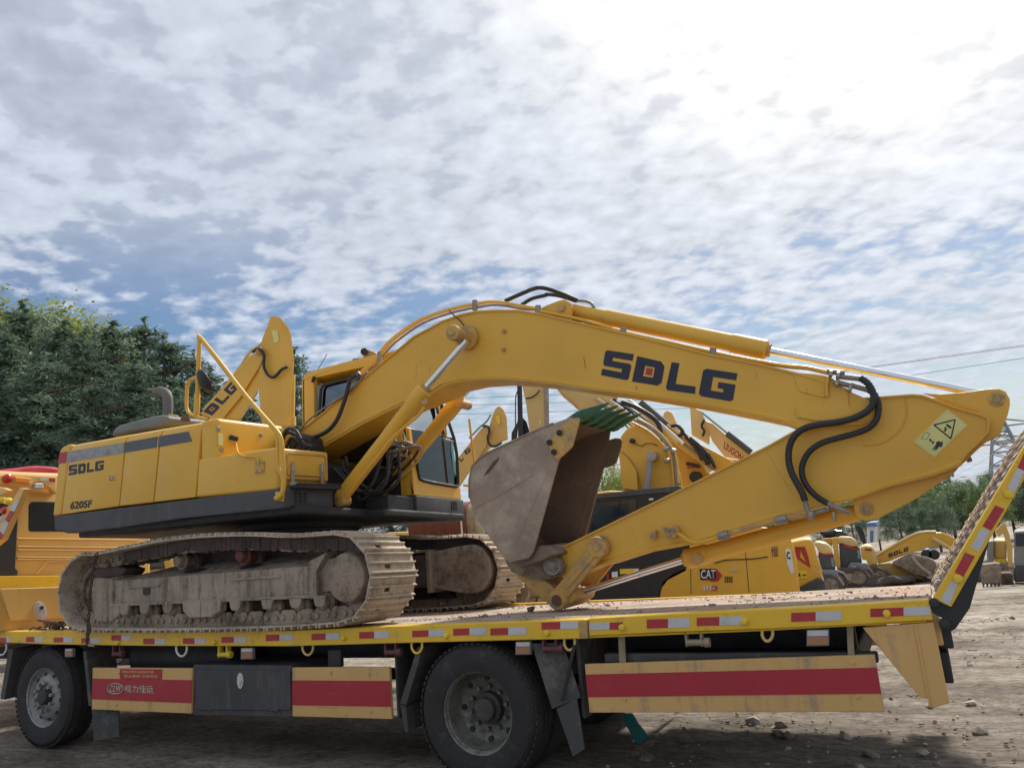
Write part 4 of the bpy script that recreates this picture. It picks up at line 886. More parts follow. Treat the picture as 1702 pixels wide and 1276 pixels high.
# cab
def side(pts): return pts
CY0, CY1 = 1.55, 2.44
cb_ = [W(x, y, CY0) for x, y in ((500,735),(503,650),(507,624),(520,618),(600,596),(640,588))]
cab_roof = new(); prism(cab_roof, [W(x, y, CY0-.0) for x, y in ((504,632),(506,623),(516,617),(600,595),(655,583))]+[Vector((-4.78, CY0, 3.62)), Vector((-4.74, CY0, 3.56)), Vector((-5.85, CY0, 3.555))], (0, CY1-CY0, 0), .02, 3)
cabo = obj('cab', cab_roof, 'yellow', EX, 40)
cabx = lambda z: -4.44-(z-2.25)*.20 if z > 2.9 else -4.44-(z-2.25)*.045
def cprism(name, pts, y0, y1, mat, wd=.008): bm = new(); prism(bm, [(x, y0, z) for x, z in pts], (0, y1-y0, 0), wd); return obj(name, bm, mat, cabo)
zr = 3.63; SHEAR[0] = .045
cprism('pillar', [(-5.90, 2.1), (-5.72, 2.1), (-5.70, zr), (-5.86, zr)], CY0, CY0+.07, 'yellow')
cprism('pillar', [(-5.90, 2.1), (-5.72, 2.1), (-5.70, zr), (-5.86, zr)], CY1-.07, CY1, 'yellow')
cprism('pillar', [(-4.60, 2.22), (cabx(2.22), 2.22), (cabx(3.0), 3.0), (cabx(zr)+.03, zr), (cabx(zr)-.07, zr), (-4.63, 3.0)], CY0, CY0+.05, 'yellow')
cprism('pillar', [(-4.56, 2.22), (cabx(2.22), 2.22), (cabx(3.0), 3.0), (cabx(zr)+.03, zr), (cabx(zr)-.05, zr), (-4.58, 3.0)], CY1-.05, CY1, 'yellow')
cprism('pillar', [(-4.98, 2.22), (-4.88, 2.22), (-4.92, zr), (-5.02, zr)], CY0+.005, CY0+.05, 'black')
cprism('side_panel', [(-5.72, 2.1), (-4.6, 2.1), (-4.6, 2.42), (-5.72, 2.7)], CY0+.01, CY0+.05, 'black')
cprism('side_panel', [(-5.72, 2.1), (-4.6, 2.1), (-4.6, 2.42), (-5.72, 2.7)], CY1-.05, CY1, 'yellow')
cprism('rear_panel', [(-5.9, 2.1), (-5.86, 2.1), (-5.83, zr), (-5.87, zr)], CY0, CY1, 'yellow')
cprism('side_window', [(-5.70, 2.62), (-4.64, 2.45), (-4.72, 3.5), (-5.68, 3.54)], CY0+.03, CY0+.036, 'glass_dark', 0)
cprism('side_window', [(-5.70, 2.62), (-4.64, 2.45), (-4.72, 3.5), (-5.68, 3.54)], CY1-.04, CY1-.034, 'glass_low', 0)
# window surround on near side
fr_ = [(-5.74, 2.60), (-5.62, 3.53), (-4.8, 3.54)]
T_('window_seal', [Vector((x, CY0+.0, z)) for x, z in ((-5.68, 2.62), (-5.66, 3.0), (-5.60, 3.48), (-5.56, 3.52), (-5.3, 3.53), (-4.8, 3.53))], .016, 'black', cabo, 8, 0)
# front panel with rounded opening
def cf(y, z, off=0): return Vector((cabx(z)+off, y, z))
bm = new(); prism(bm, [cf(CY0, 2.22), cf(CY1, 2.22), cf(CY1, 2.34), cf(CY1-.05, 2.36), cf(CY1-.12, 2.345), cf(CY0+.16, 2.365), cf(CY0+.10, 2.42), cf(CY0+.07, 2.6), cf(CY0+.05, 2.9), cf(CY0, 2.9)], (-.04, 0, 0), .006); obj('front_panel', bm, 'yellow', cabo)
bm = new(); prism(bm, [cf(CY1, 2.34), cf(CY1-.03, 2.36), cf(CY1-.025, 3.0), cf(CY1-.02, 3.5), cf(CY1, 3.5)], (-.04, 0, 0), .004); obj('front_panel', bm, 'yellow', cabo)
T_('window_seal', [cf(y, z, .004) for y, z in ((CY0+.055, 3.55), (CY0+.055, 3.0), (CY0+.07, 2.62), (CY0+.10, 2.44), (CY0+.17, 2.375), (CY1-.15, 2.355), (CY1-.07, 2.37), (CY1-.035, 2.45), (CY1-.03, 2.9), (CY1-.03, 3.55))], .018, 'black', cabo, 10, 3)
bm = new(); prism(bm, [cf(CY0+.05, 2.36, -.01), cf(CY1-.03, 2.36, -.01), cf(CY1-.03, 2.90, -.01), cf(CY0+.05, 2.90, -.01)], (-.006, 0, 0)); obj('lower_windscreen', bm, 'glass_low', cabo)
bm = new(); prism(bm, [cf(CY0+.05, 2.92, -.01), cf(CY1-.03, 2.92, -.01), cf(CY1-.03, 3.54, -.01), cf(CY0+.05, 3.54, -.01)], (-.006, 0, 0)); obj('windscreen', bm, 'glass', cabo)
T_('windscreen_bar', [cf(CY0+.06, 2.93, .0), cf(CY1-.04, 2.86, .0)], .011, 'refl_white', cabo, 8, 0)
T_('wiper', [cf(CY1-.08, 2.95, .02), cf(CY1-.13, 3.3, .03), cf(CY1-.2, 3.5, .03)], .012, 'black', cabo, 8)
T_('guard_rail', [Vector((-4.30, CY1+.05, 3.1)), Vector((-4.27, CY1+.06, 2.45)), Vector((-4.28, CY1+.03, 2.36)), Vector((-4.40, CY1, 2.37))], .013, 'yellow', cabo, 10, 3)
# seat, levers
B_('seat', (-5.25, -4.95, 1.85, 2.2, 2.35, 2.75), 'black', cabo, .05); B_('seat_back', (-5.35, -5.22, 1.85, 2.2, 2.7, 3.3), 'black', cabo, .05)
T_('lever', [(-4.75, 1.80, 2.25), (-4.72, 1.80, 2.6), (-4.75, 1.75, 2.75)], .012, 'black', cabo); T_('lever', [(-4.7, 2.05, 2.25), (-4.68, 2.1, 2.65), (-4.66, 2.2, 2.8)], .03, 'black', cabo)
B_('console', (-4.9, -4.6, 2.22, 2.36, 2.2, 2.72), 'black', cabo, .03)
SHEAR[0] = 0
T_('antenna', [W(x, y, CY0+.1) for x, y in px('C', (335,505),(370,440),(415,365))], .004, 'black', cabo, 6, 0); C_('antenna_base', W(*px('C', (333,520))[0], CY0-.01), W(*px('C', (345,490))[0], CY0-.01), .018, 'black', cabo)
fl_ = P_('work_lamp', px('C', (612,345),(640,337),(685,355),(680,385),(612,392)), CY0+.2, CY0+.3, 'yellow_worn', cabo, .02); 
x, y = px('C', (622,350))[0]; C_('lens', W(x, y, CY0+.15), W(x, y, CY0+.22), .04, 'black', cabo)
T_('roof_rail', [W(x, y, CY0+.02) for x, y in px('C', (560,395),(620,388),(690,372))], .008, 'black', cabo, 6, 0)
# base skirt under cab
SHEAR[0] = .045
bm = new(); box(bm, -4.70, -4.425, 1.56, 2.46, 1.99, 2.215, .01, 3); cs = obj('front_skirt', bm, 'charcoal', EX, 40, label='grey skirt below the cab')
for y in (2.20, 2.245, 2.29): B_('vent_slot', (-4.43, -4.418, y, y+.025, 2.09, 2.19), 'black', cs, .003)
bm = new(); box(bm, -4.72, -4.45, 1.12, 1.555, 2.03, 2.20, .01, 3); obj('valve_cover', bm, 'black', EX)
B_('pump_bay', (-5.9, -5.0, .70, 1.5, 2.07, 2.55), 'black', EX, .04)
SHEAR[0] = 0
bm = new(); lathe(bm, W(487,738,.7), (0, -1, .1), [(0, .0), (.03, .0), (.035, -.02), (.08, -.03), (.085, -.05), (.10, -.06), (.10, -.1), (.125, -.11), (.125, -.3), (0, -.3)], 32); obj('swing_motor', bm, 'rubber_hose', EX, 40)
for k, q in enumerate(([(470,722),(480,712),(492,716),(500,730)], [(468,735),(476,720),(490,722),(505,737),(520,742)], [(475,745),(484,728),(500,735)])): T_('hose', [W(x, y, .62+.04*k) for x, y in q], .016, 'rubber_hose', EX)
for k in range(4): T_('hose', [Vector((-4.95, .95+.05*k, 2.45)), Vector((-4.7+.05*(k % 3), .98+.05*k, 2.2-.03*(k % 2))), Vector((-4.45+.08*(k % 2), .90+.09*k, 2.25)), Vector((-4.35, .95+.08*k, 2.55))], .016, 'rubber_hose', EX)
for k, q in enumerate(([(880,380),(900,450),(905,480)], [(850,430),(860,480),(850,540)], [(980,740),(1010,800),(1050,860)], [(1000,850),(1080,840),(1150,760)])): T_('hose', [W(x, y, 1.0) for x, y in px('8', *q)], .012, 'rubber_hose', EX)
# boom ------------------------------------------------------------
BY0, BY1, BC = 1.0, 1.43, 1.215
btop = [(478,752),(487,735),(494.5,721),(509,709),(539,685.5),(566,661.7),(598.7,635),(637,602),(664,580),(688,560),(718,544),(735.7,534.5),(765,524),(789,519),(820,517),(859,517),(900,523),(961.5,537.7),(1050,558),(1177,590),(1266,607.5),(1332,624),(1374.6,637),(1412,650.6)]
ear = [(1432,659),(1447,667),(1455,678),(1454,690),(1447,699),(1434,705),(1418,706)]
bbot = [(1370,706),(1324,711),(1313,703),(1296,696.5),(1260,689),(1145.6,667),(1050,652),(987,645),(920,635.5),(861,629),(816,626.5),(771,630),(736,638),(718,650),(669,669),(600,703),(518,751),(500,760)]
bw = new(); pp(bw, btop+ear+bbot, BY0+.012, BY1-.012, 0); BO = obj('boom', bw, 'yellow', EX)
bm = new(); strip(bm, bbot[::-1], BY0-.008, BY1+.008, .016, -1); obj('bottom_flange', bm, 'yellow', BO)
bm = new(); strip(bm, btop[1:], BY0-.004, BY1+.004, .014, 1); obj('top_flange', bm, 'yellow', BO)
bm = new(); lip(bm, bbot[::-1][1:], BY0+.012, .030, .026); obj('edge_lip', bm, 'yellow', BO)
letters('SDLG', [px('E', (462,383),(610,405),(580,543),(438,514)), px('E', (628,415),(774,448),(752,572),(600,548)), px('E', (808,447),(942,465),(930,613),(775,592)), px('E', (975,479),(1152,505),(1128,654),(948,622))], BY0+.012, BO)
# weld seams / scratches
for q in ([(347,418),(352,448),(357,480)], [(622,570),(626,592)]): T_('scratch', [W(x, y, BY0+.011) for x, y in px('E', *q)], .002, 'rust', BO, 5, 0)
P_('weld_plate', px('E', (1480,600),(1600,632),(1625,610),(1620,520),(1560,510),(1440,500)), BY0+.004, BY0+.012, 'yellow', BO, .003)
P_('weld_plate', px('F', (225,436),(370,470),(400,450),(430,370),(430,250),(440,245),(470,260),(560,345),(565,420),(600,480),(540,525),(350,520),(245,500)), BY0-.002, BY0+.012, 'yellow', BO, .003)
# boom foot / cylinder pin
bm = new(); p = W(778,562,BY0)
lathe(bm, (p.x, BY0-.02, p.z), (0, -1, 0), [(0, 0), (.105, 0), (.11, -.01), (.11, .012), (.075, .02), (.075, .10), (.06, .10), (.06, .225), (.045, .24), (0, .24)], 36); obj('boom_pin', bm, 'yellow_worn', BO, 40)
bm = new(); lathe(bm, (p.x, .72, p.z), (0, 1, 0), [(0, -.015), (.03, -.015), (.035, 0), (.065, .01), (.07, .02), (.07, .10), (0, .10)], 30); obj('rod_eye', bm, 'yellow_worn', EX, 40)
for x, y in px('C', (1402,235),(1398,338)): C_('boss', W(x, y, BY0-.015), W(x, y, BY0+.012), .018, 'yellow_worn', BO, None, 12)
x, y = px('E', (228,160))[0]; bk = P_('cylinder_bracket', px('E', (110,172),(150,150),(215,125),(245,118),(275,135),(285,160),(280,235),(200,205)), 1.09, 1.12, 'yellow', BO, .004); P_('cylinder_bracket', px('E', (110,172),(150,150),(215,125),(245,118),(275,135),(285,160),(280,235),(200,205)), 1.31, 1.34, 'yellow', BO, .004, ref=1.09)
C_('pin', W(x, y, 1.07), W(x, y, 1.07)+Vector((0, .29, 0)), .035, 'yellow_worn', BO); bm = new()
# stick cylinder (on top of the boom)
def cylinder(name, axis_px, Y, radii, rod_px, rr, mat='yellow', far=None):
    """barrel through the points with (pixel, radius) steps; separate chrome rod"""
    P = [W(x, y, Y) for x, y in axis_px]; d = (P[-1]-P[0]); L0 = d.length; d.normalize(); bm = new()
    lathe(bm, P[0], d, [(0, 0)]+[(r_, h*L0) for h, r_ in radii]+[(0, L0)], 36); o = obj(name, bm, mat, EX, 30)
    if rod_px:
        a, b_ = W(*rod_px[0], Y), W(*rod_px[1], Y); C_('rod', a, b_, rr, 'chrome', o, None, 28, 0)
        C_('gland_band', P[-1]-d*.015, P[-1]+d*.02, radii[-1][1]*.86, 'yellow_worn', o, None, 28)
    return o
c1 = cylinder('stick_cylinder', [(932,510),(951,516),(1276,582)][1:], 1.215, [(.0, .055), (.02, .062), (.19, .064), (.20, .070), (.83, .070), (.84, .077), (.99, .077), (1, .06)], ((1270,581),(1640,656)), .028)
C_('cylinder_eye', W(932,510,1.14), W(932,510,1.14)+Vector((0, 0.15, 0)), .06, 'yellow', EX); B = None
bm = new(); cyl(bm, W(932,510,1.215), W(955,517,1.215), .05, None, 20); obj('cylinder_neck', bm, 'yellow', c1, 40)
C_('rod_eye', W(1650,659,1.15), W(1650,659,1.15)+Vector((0, 0.13, 0)), .055, 'steel', EX)
# boom cylinders
bd = [(0, .05), (.02, .062), (.05, .068), (.60, .068), (.61, .071), (.84, .071), (.85, .078), (.99, .078), (1, .065)]
n1 = cylinder('boom_cylinder', [(563,831),(707,646)], .80, bd, ((703,650),(776,566)), .030)
C_('cylinder_eye', W(563,832,.74), W(563,832,.74)+Vector((0, 0.12, 0)), .055, 'yellow_worn', EX)
T_('cylinder_pipe', [W(x, y, .76) for x, y in px('C', (968,640),(930,700),(860,760),(780,830),(700,930),(600,1050),(500,1180))], .014, 'yellow', n1, 10)
C_('pipe_clamp', W(705,667,.72), W(708,672,.78), .03, 'yellow_worn', n1)
n2 = cylinder('boom_cylinder', [(612,848),(765,662)], 1.63, bd, ((762,666),(822,592)), .030)
C_('cylinder_eye', W(612,848,1.57), W(612,848,1.57)+Vector((0, 0.12, 0)), .055, 'yellow_worn', EX)
for k in range(3): T_('cylinder_pipe', [W(x+k*7, y+k*4, 1.50-.03*k) for x, y in px('C', (760,870),(830,860),(900,880),(850,960),(760,1040),(700,1110),(650,1160))], .013, 'yellow_worn' if k != 1 else 'rubber_hose', n2, 8)
for k in range(2): T_('hose', [W(x+k*6, y+k*3, 1.45) for x, y in px('C', (860,900),(800,960),(740,1040),(690,1100),(640,1160))], .013, 'rubber_hose', EX, 8)
for q in ([(730,880),(800,870),(850,890)], [(760,910),(820,900),(880,880),(940,880)], [(750,940),(800,930),(860,930)], [(800,860),(850,855),(890,870)]): T_('cylinder_pipe', [W(x, y, 1.42) for x, y in px('C', *q)], .018, 'zinc', n2, 8)
bm = new(); p = W(770,672,1.63); cyl(bm, p+Vector((0, -.1, 0)), p+Vector((0, .1, 0)), .045); obj('valve', bm, 'yellow_worn', n2, 40)
# hydraulic pipes along the boom
pl = px('C', (600,482),(700,385),(765,305),(845,240),(950,172),(1100,118),(1240,88),(1360,73),(1500,95),(1600,113))+px('E', (110,178),(280,212),(420,248),(560,292),(800,345),(1030,397),(1200,432),(1400,465))+px('F', (300,190),(440,222))
T_('hydraulic_pipe', [W(x, y, 1.05) for x, y in pl], .013, 'yellow', BO, 10, 3)
T_('hydraulic_pipe', [W(x+2, y+5, 1.08) for x, y in pl[:9]]+[W(x+1, y+2, 1.12) for x, y in pl[9:]], .012, 'steel', BO, 10, 3)
T_('hydraulic_pipe', [W(x-4, y-1, 1.25) for x, y in pl[:9]]+[W(x, y-1, 1.34) for x, y in pl[9:]], .012, 'yellow', BO, 10, 3)
for x, y in px('E', (108,175),(555,292),(1025,397))+px('C', (1240,90),(710,378)): C_('pipe_clamp', W(x, y-8, 1.05), W(x, y+9, 1.05), .026, 'steel', BO, None, 10)
T_('hydraulic_pipe', [W(x, y, .985) for x, y in px('C', (250,800),(300,745),(345,705),(420,650),(500,600),(580,530),(640,460))], .010, 'steel', BO, 8)
T_('hose', [W(x, y, .93) for x, y in px('C', (588,478),(560,492),(540,520),(525,580),(505,645),(470,730),(420,790),(350,825),(290,830),(230,810),(180,790))], .021, 'rubber_hose', EX, 12)
C_('hose_fitting', W(*px('C', (600,470))[0], .97), W(*px('C', (545,515))[0], .94), .027, 'steel', EX)
T_('cable', [W(x, y, .98) for x, y in px('C', (1095,118),(1120,145),(1160,180),(1185,215))], .006, 'rubber_hose', EX, 6)
T_('hose', [W(x, y, 1.15) for x, y in px('C', (1410,68),(1460,45),(1530,15))+px('E', (70,68),(110,58),(160,64),(230,88),(310,122))], .019, 'rubber_hose', EX, 12)
T_('hose', [W(x, y, 1.25) for x, y in px('C', (1500,90),(1560,55),(1640,35))+px('E', (150,92),(220,100),(310,128))], .017, 'rubber_hose', EX, 12)
T_('hose_fitting', [W(x, y, 1.2) for x, y in px('E', (300,125),(350,127),(385,138),(405,165))], .014, 'steel', EX, 8)
T_('hydraulic_pipe', [W(x, y, 1.10) for x, y in px('E', (1330,455),(1480,470),(1620,495))], .014, 'steel', BO, 10)
# end-of-boom fittings and corrugated hoses
for q in ([(430,215),(540,225)], [(500,245),(640,260)], [(470,280),(590,305)], [(580,300),(690,330)]): T_('hose_fitting', [W(x, y, .98) for x, y in px('F', *q)], .020, 'steel', EX, 10, 0)
for x, y in px('F', (455,225),(500,235),(492,285),(575,320)): C_('hose_fitting', W(x-3, y, .95), W(x+3, y+1, .95), .030, 'zinc', EX, None, 6)
T_('pipe_bracket', [W(x, y, .985) for x, y in px('F', (440,250),(430,300),(430,370))], .012, 'yellow', BO, 8, 0)
T_('hose', [W(x, y, .935) for x, y in px('F', (635,255),(675,280),(705,320),(722,370),(715,420),(680,462),(600,505),(500,530),(400,543),(300,565),(232,612),(197,680),(190,760),(207,840),(240,905),(275,970),(292,1020))], .0255, 'rubber_hose', EX, 14, 4, .022)
T_('hose', [W(x, y, .965) for x, y in px('F', (690,330),(728,360),(748,410),(750,460),(735,520),(685,570),(600,603),(500,630),(400,660),(325,710),(280,785),(275,860),(308,935),(370,998),(440,1040))], .023, 'rubber_hose', EX, 14, 4, .022)
T_('hose_fitting', [W(x, y, .95) for x, y in px('F', (290,1010),(305,1070),(325,1110))], .018, 'steel', EX, 10, 0)
T_('hose_fitting', [W(x, y, .96) for x, y in px('F', (435,1035),(490,1065),(570,1095))], .018, 'steel', EX, 10, 0)
P_('hose_bracket', px('F', (340,1085),(440,1062),(450,1080),(350,1108)), .99, 1.02, 'steel', EX, .003); C_('hose_fitting', W(*px('F', (325,1090))[0], .95), W(*px('F', (335,1140))[0], .95), .024, 'zinc', EX); C_('hose_fitting', W(*px('F', (470,1090))[0], .97), W(*px('F', (480,1150))[0], .97), .014, 'zinc', EX)
# stick -----------------------------------------------------------
SY0, SY1 = 1.04, 1.39
sout = px('G', (135,500),(165,488),(215,475),(660,258))+[(1212.5,771.7),(1276,740),(1317,717),(1380,683),(1433,660.7),(1516,654.6),(1534,656)]+px('F', (1100,385),(1220,430),(1380,475),(1430,495),(1448,530),(1440,590),(1390,650),(1310,725),(1270,780),(1230,800),(1100,850),(800,925),(590,1000),(400,1042),(0,1152))+px('G', (800,462),(580,502),(400,560),(290,610),(200,620),(150,610),(115,570),(115,530))
bm = new(); pp(bm, sout, SY0+.012, SY1-.012); SO = obj('stick', bm, 'yellow', EX)
bm = new(); lo = px('F', (1270,780),(1230,800),(1100,850),(800,925),(590,1000),(400,1042),(0,1152))+px('G', (800,462),(580,502),(400,560)); strip(bm, lo, SY0-.008, SY1+.008, .014, 1); obj('bottom_flange', bm, 'yellow', SO)
bm = new(); strip(bm, px('G', (215,475),(660,258))+[(1212.5,771.7),(1276,740),(1317,717),(1380,683),(1433,660.7),(1516,654.6),(1534,656)]+px('F', (1100,385),(1220,430),(1380,475),(1430,495),(1448,530),(1440,590),(1390,650),(1310,725),(1270,780)), SY0-.006, SY1+.006, .013, -1); obj('top_flange', bm, 'yellow', SO)
bm = new(); lip(bm, lo[::-1], SY0+.012, .028, .024); obj('edge_lip', bm, 'yellow', SO)
P_('rear_lug', px('F', (1030,350),(1130,356),(1280,346),(1420,326),(1500,322),(1545,340),(1570,385),(1572,420),(1560,480),(1510,610),(1440,640),(1370,700),(1310,760),(1262,800),(1230,840),(1000,1000),(740,1135),(680,1145),(635,1135),(605,1100),(590,1020),(800,900),(1250,770),(1420,560),(1380,470)), SY0+.05, SY0+.085, 'yellow', SO, .004)
P_('rear_lug', px('F', (1030,350),(1130,356),(1280,346),(1420,326),(1500,322),(1545,340),(1570,385),(1572,420),(1560,480),(1510,610),(1440,640),(1370,700),(1310,760),(1262,800),(1230,840),(1000,1000),(740,1135),(680,1145),(635,1135),(605,1100),(590,1020),(800,900),(1250,770),(1420,560),(1380,470)), SY1-.085, SY1-.05, 'yellow', SO, .004, ref=SY0+.05)
for (x, y), r_ in ((px('F', (1490,388))[0], .05), (px('F', (678,1070))[0], .048)):
    bm = new(); lathe(bm, W(x, y, SY0+.05), (0, -1, 0), [(0, .012), (r_*.4, .012), (r_*.45, .006), (r_*.8, .008), (r_, .004), (r_, -.25), (0, -.25)], 28); obj('pin', bm, 'yellow_worn', SO, 40)
    for a in range(4): q = W(x, y, SY0+.036)+Vector((r_*.6*math.cos(a*1.57+.5), 0, r_*.6*math.sin(a*1.57+.5))); C_('bolt', q, q+Vector((0, -.008, 0)), .008, 'steel', SO, None, 6, 0)
bm = new(); lathe(bm, W(1432,683,SY0), (0, -1, 0), [(0, .05), (.04, .05), (.045, .04), (.075, .04), (.08, .035), (.085, -.01)], 32); obj('pivot_pin', bm, 'yellow', EX, 40)
bm = new(); p = W(1436,680,SY0+.01); P = [p+Vector((.27*math.cos(a), 0, .27*math.sin(a)*.95)) for a in [R(-100+12*i) for i in range(10)]]; tube(bm, P, .006, 6, 2); obj('weld_bead', bm, 'yellow', SO, 60)
for q in ([(520,352),(555,430),(578,500)], [(1165,12),(1290,220)]): T_('weld_bead', [W(x, y, SY0+.012) for x, y in px('G', *q)], .003, 'yellow', SO, 6, 0)
C_('stopper', W(*px('F', (1298,765))[0], 1.2), W(*px('F', (1330,755))[0], 1.2), .022, 'steel', SO)
# safety sign on the stick
sg_ = P_('safety_sign', px('F', (1180,450),(1308,550),(1100,752),(970,652)), SY0+.008, SY0+.012, 'sign_yellow', SO, 0)
def line(pts, wd_, mat='ink', Y=SY0+.0075, crop='F', par=None):
    Q = px(crop, *pts)
    for a, b_ in zip(Q, Q[1:]):
        d = Vector((b_[0]-a[0], b_[1]-a[1])); n = Vector((-d.y, d.x)).normalized()*wd_/2; bm = new()
        pp(bm, [(a[0]+n.x, a[1]+n.y), (b_[0]+n.x, b_[1]+n.y), (b_[0]-n.x, b_[1]-n.y), (a[0]-n.x, a[1]-n.y)], Y, Y+.0015); obj('pictogram', bm, mat, par or SO)
line([(1230,515),(1097,548),(1203,633),(1230,515)], 2.4)
for q in ([(1178,540),(1208,560),(1200,572),(1172,552)], [(1160,565),(1172,560),(1178,578),(1165,592),(1156,585),(1166,576)], [(1052,592),(1056,595),(1056,595.5),(1052,593)], [(1068,635),(1082,634),(1078,642),(1092,652),(1098,648),(1098,664),(1082,663),(1087,656),(1073,647),(1069,652)],
          [(1110,655),(1130,648),(1152,668),(1142,690),(1132,680),(1108,708),(1102,703),(1112,684),(1092,706),(1088,700),(1112,668)], [(1142,650),(1152,652),(1154,662),(1146,664)]):
    P_('pictogram', px('F', *q), SY0+.006, SY0+.008, 'ink', SO, 0)
line([(1040,595),(1072,602),(1050,640),(1020,634),(1040,595)], .8, 'green_tooth')
line([(1180,462),(1296,550),(1100,742),(985,652),(1180,462)], .5, 'pale_yellow')
# stick piping
T_('hydraulic_pipe', [W(x, y, .99) for x, y in px('G', (745,410),(775,425),(800,445),(845,457),(900,447),(960,428),(1000,415))], .014, 'yellow', SO, 10, 4)
T_('hydraulic_pipe', [W(x, y, .99) for x, y in px('G', (990,418),(1100,385),(1235,350))], .021, 'yellow_worn', SO, 12, 0)
T_('hydraulic_pipe', [W(x, y, .99) for x, y in px('G', (1235,350),(1310,338),(1385,328))], .016, 'yellow_worn', SO, 12, 0)
for x, y in px('G', (970,425),(1245,350)): C_('pipe_clamp', W(x-8, y+2, .98), W(x+9, y-2, .98), .034, 'steel', SO, None, 8)
va = P_('valve_block', px('G', (695,385),(740,375),(760,400),(745,435),(705,440),(690,415)), .97, 1.05, 'yellow_worn', SO, .008)
for x, y in px('G', (712,397),(735,400),(715,422),(690,390)): C_('bolt', W(x, y, .95), W(x, y, .98), .013, 'steel', va, None, 8)
P_('bracket', px('G', (622,405),(650,400),(650,440),(622,443)), .99, 1.05, 'yellow_worn', SO, .004); C_('bolt', W(*px('G', (634,424))[0], .975), W(*px('G', (634,424))[0], 1.0), .014, 'steel', SO, None, 8)
C_('breather', W(*px('G', (835,148))[0], 1.0), W(*px('G', (835,150))[0], 1.1), .0001, 'black', SO) if False else None
# bucket cylinder
c3 = cylinder('bucket_cylinder', [(1441,846.4),(1139,929.5)], 1.215, [(.0, .05), (.05, .058), (.10, .064), (.86, .064), (.87, .074), (.99, .076), (1, .06)], ((1150,926),(945,990)), .026)
C_('cylinder_eye', W(1441,846.4,1.15), W(1441,846.4,1.15)+Vector((0, 0.13, 0)), .055, 'yellow_worn', EX)
x, y = px('G', (845,535))[0]; C_('valve', W(x, y, 1.12), W(x, y, 1.16), .05, 'yellow_worn', c3)
# linkage
def bar(name, a, b_, wa, wb, Y0, Y1, mat='yellow_worn', par=None, wd=.008, ref=None):
    d = Vector((b_[0]-a[0], b_[1]-a[1])).normalized(); n = Vector((-d.y, d.x)); pts = []
    for c_, r_, s0 in ((a, wa, 1), (b_, wb, -1)):
        for k in range(7):
            t = math.pi/2-math.pi*k/6; v = -d*s0*math.cos(t)*r_+n*s0*math.sin(t)*r_
            pts.append((c_[0]+v.x, c_[1]+v.y))
    return P_(name, pts, Y0, Y1, mat, par or EX, wd, ref=ref)
LK = bar('bucket_link', (994,911), (927,992), 13, 13, .955, .995); bar('bucket_link', (994,911), (927,992), 13, 13, 1.43, 1.47, ref=.955)
bar('link_web', (983,925), (940,976), 4, 4, .945, .955, par=LK)
bm = new(); lathe(bm, W(992,909,.95), (0, -1, 0), [(0, .02), (.03, .02), (.035, .01), (.055, .012), (.078, .01), (.085, -.02), (.085, -.1), (0, -.1)], 32); obj('link_pin', bm, 'yellow_worn', LK, 40)
bm = new(); lathe(bm, W(925,997,.93), (0, -1, 0), [(0, .012), (.045, .012), (.05, .0), (.075, .0), (.08, -.01), (.08, -.57), (0, -.57)], 32); obj('link_pin', bm, 'yellow_worn', LK, 40)
bm = new(); lathe(bm, W(925,997,.92), (0, -1, 0), [(0, .012), (.04, .012), (.042, 0)], 24); obj('pin_cap', bm, 'rust', LK, 40)
bm = new(); lathe(bm, W(944,992,.985), (0, -1, 0), [(0, 0), (.05, 0), (.055, -.01), (.055, -.45), (0, -.45)], 32); obj('rod_eye', bm, 'yellow_worn', EX, 40)
bar('bucket_tie', (872,952), (923,997), 14, 13, 1.03, 1.40, 'yellow_worn')
# bucket ---------------------------------------------------------
KY0, KY1 = .77, 1.67
BU = thing('bucket_part_holder', 'x', 'x') if False else None
lipP = px('D', (1255,212)); shell = [(958,691),(903,709.7),(865,727),(813,751),(797,761),(784,775),(779.5,799),(780,827),(786,848),(792,861),(839,928.6),(847.6,934.5),(880,929)]
sidep = [(951,692),(903,709.7),(865,727),(813,751),(797,761),(784,775),(779.5,799),(780,827),(786,848),(792,861),(839,928.6),(847.6,934.5),(878.6,927),(885.5,918),(927,768),(945,728)]
bm = new(); pp(bm, sidep, KY0, KY0+.025, .004); BK = obj('bucket', bm, 'bucket_out', EX)
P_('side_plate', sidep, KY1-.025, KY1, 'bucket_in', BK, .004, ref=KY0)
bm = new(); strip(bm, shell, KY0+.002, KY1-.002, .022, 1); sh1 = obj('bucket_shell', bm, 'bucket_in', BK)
bm = new(); strip(bm, [(918,704),(903,709.7),(865,727),(813,751),(797,761),(784,775),(779.5,799),(780,827)], KY0-.012, KY0+.03, .010, -1); obj('edge_strip', bm, 'bucket_out', BK)
# far side plate flares beyond the opening as in the photo
q = px('5', (1095,625),(1150,628),(1168,650),(1160,720),(1110,880),(1075,915),(975,945))+[(972,892),(930,915),(940,800),(1000,735)]
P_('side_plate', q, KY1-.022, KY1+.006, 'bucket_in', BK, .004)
P_('side_cutter', px('5', (455,600),(490,520),(640,420),(710,405),(720,430),(640,715),(580,775),(490,850),(465,840),(400,720),(385,680)), KY0-.028, KY0, 'yellow_worn', BK, .005)
for x, y in px('5', (508,568),(402,670),(450,773)): C_('bolt', W(x, y, KY0-.055), W(x, y, KY0-.02), .026, 'black', BK, None, 6)
# raised line and scuffs on the side plate
for q, r_ in (([(1060,490),(920,575),(775,650)], .006), ([(1130,480),(1060,640),(975,830)], .004)): T_('weld_bead', [W(x, y, KY0) for x, y in px('D', *q)], r_, 'bucket_out', BK, 6, 0)
P_('scuff', px('D', (820,497),(870,425),(900,402),(893,425),(850,480)), KY0-.0015, KY0, 'mud_dark', BK, 0)
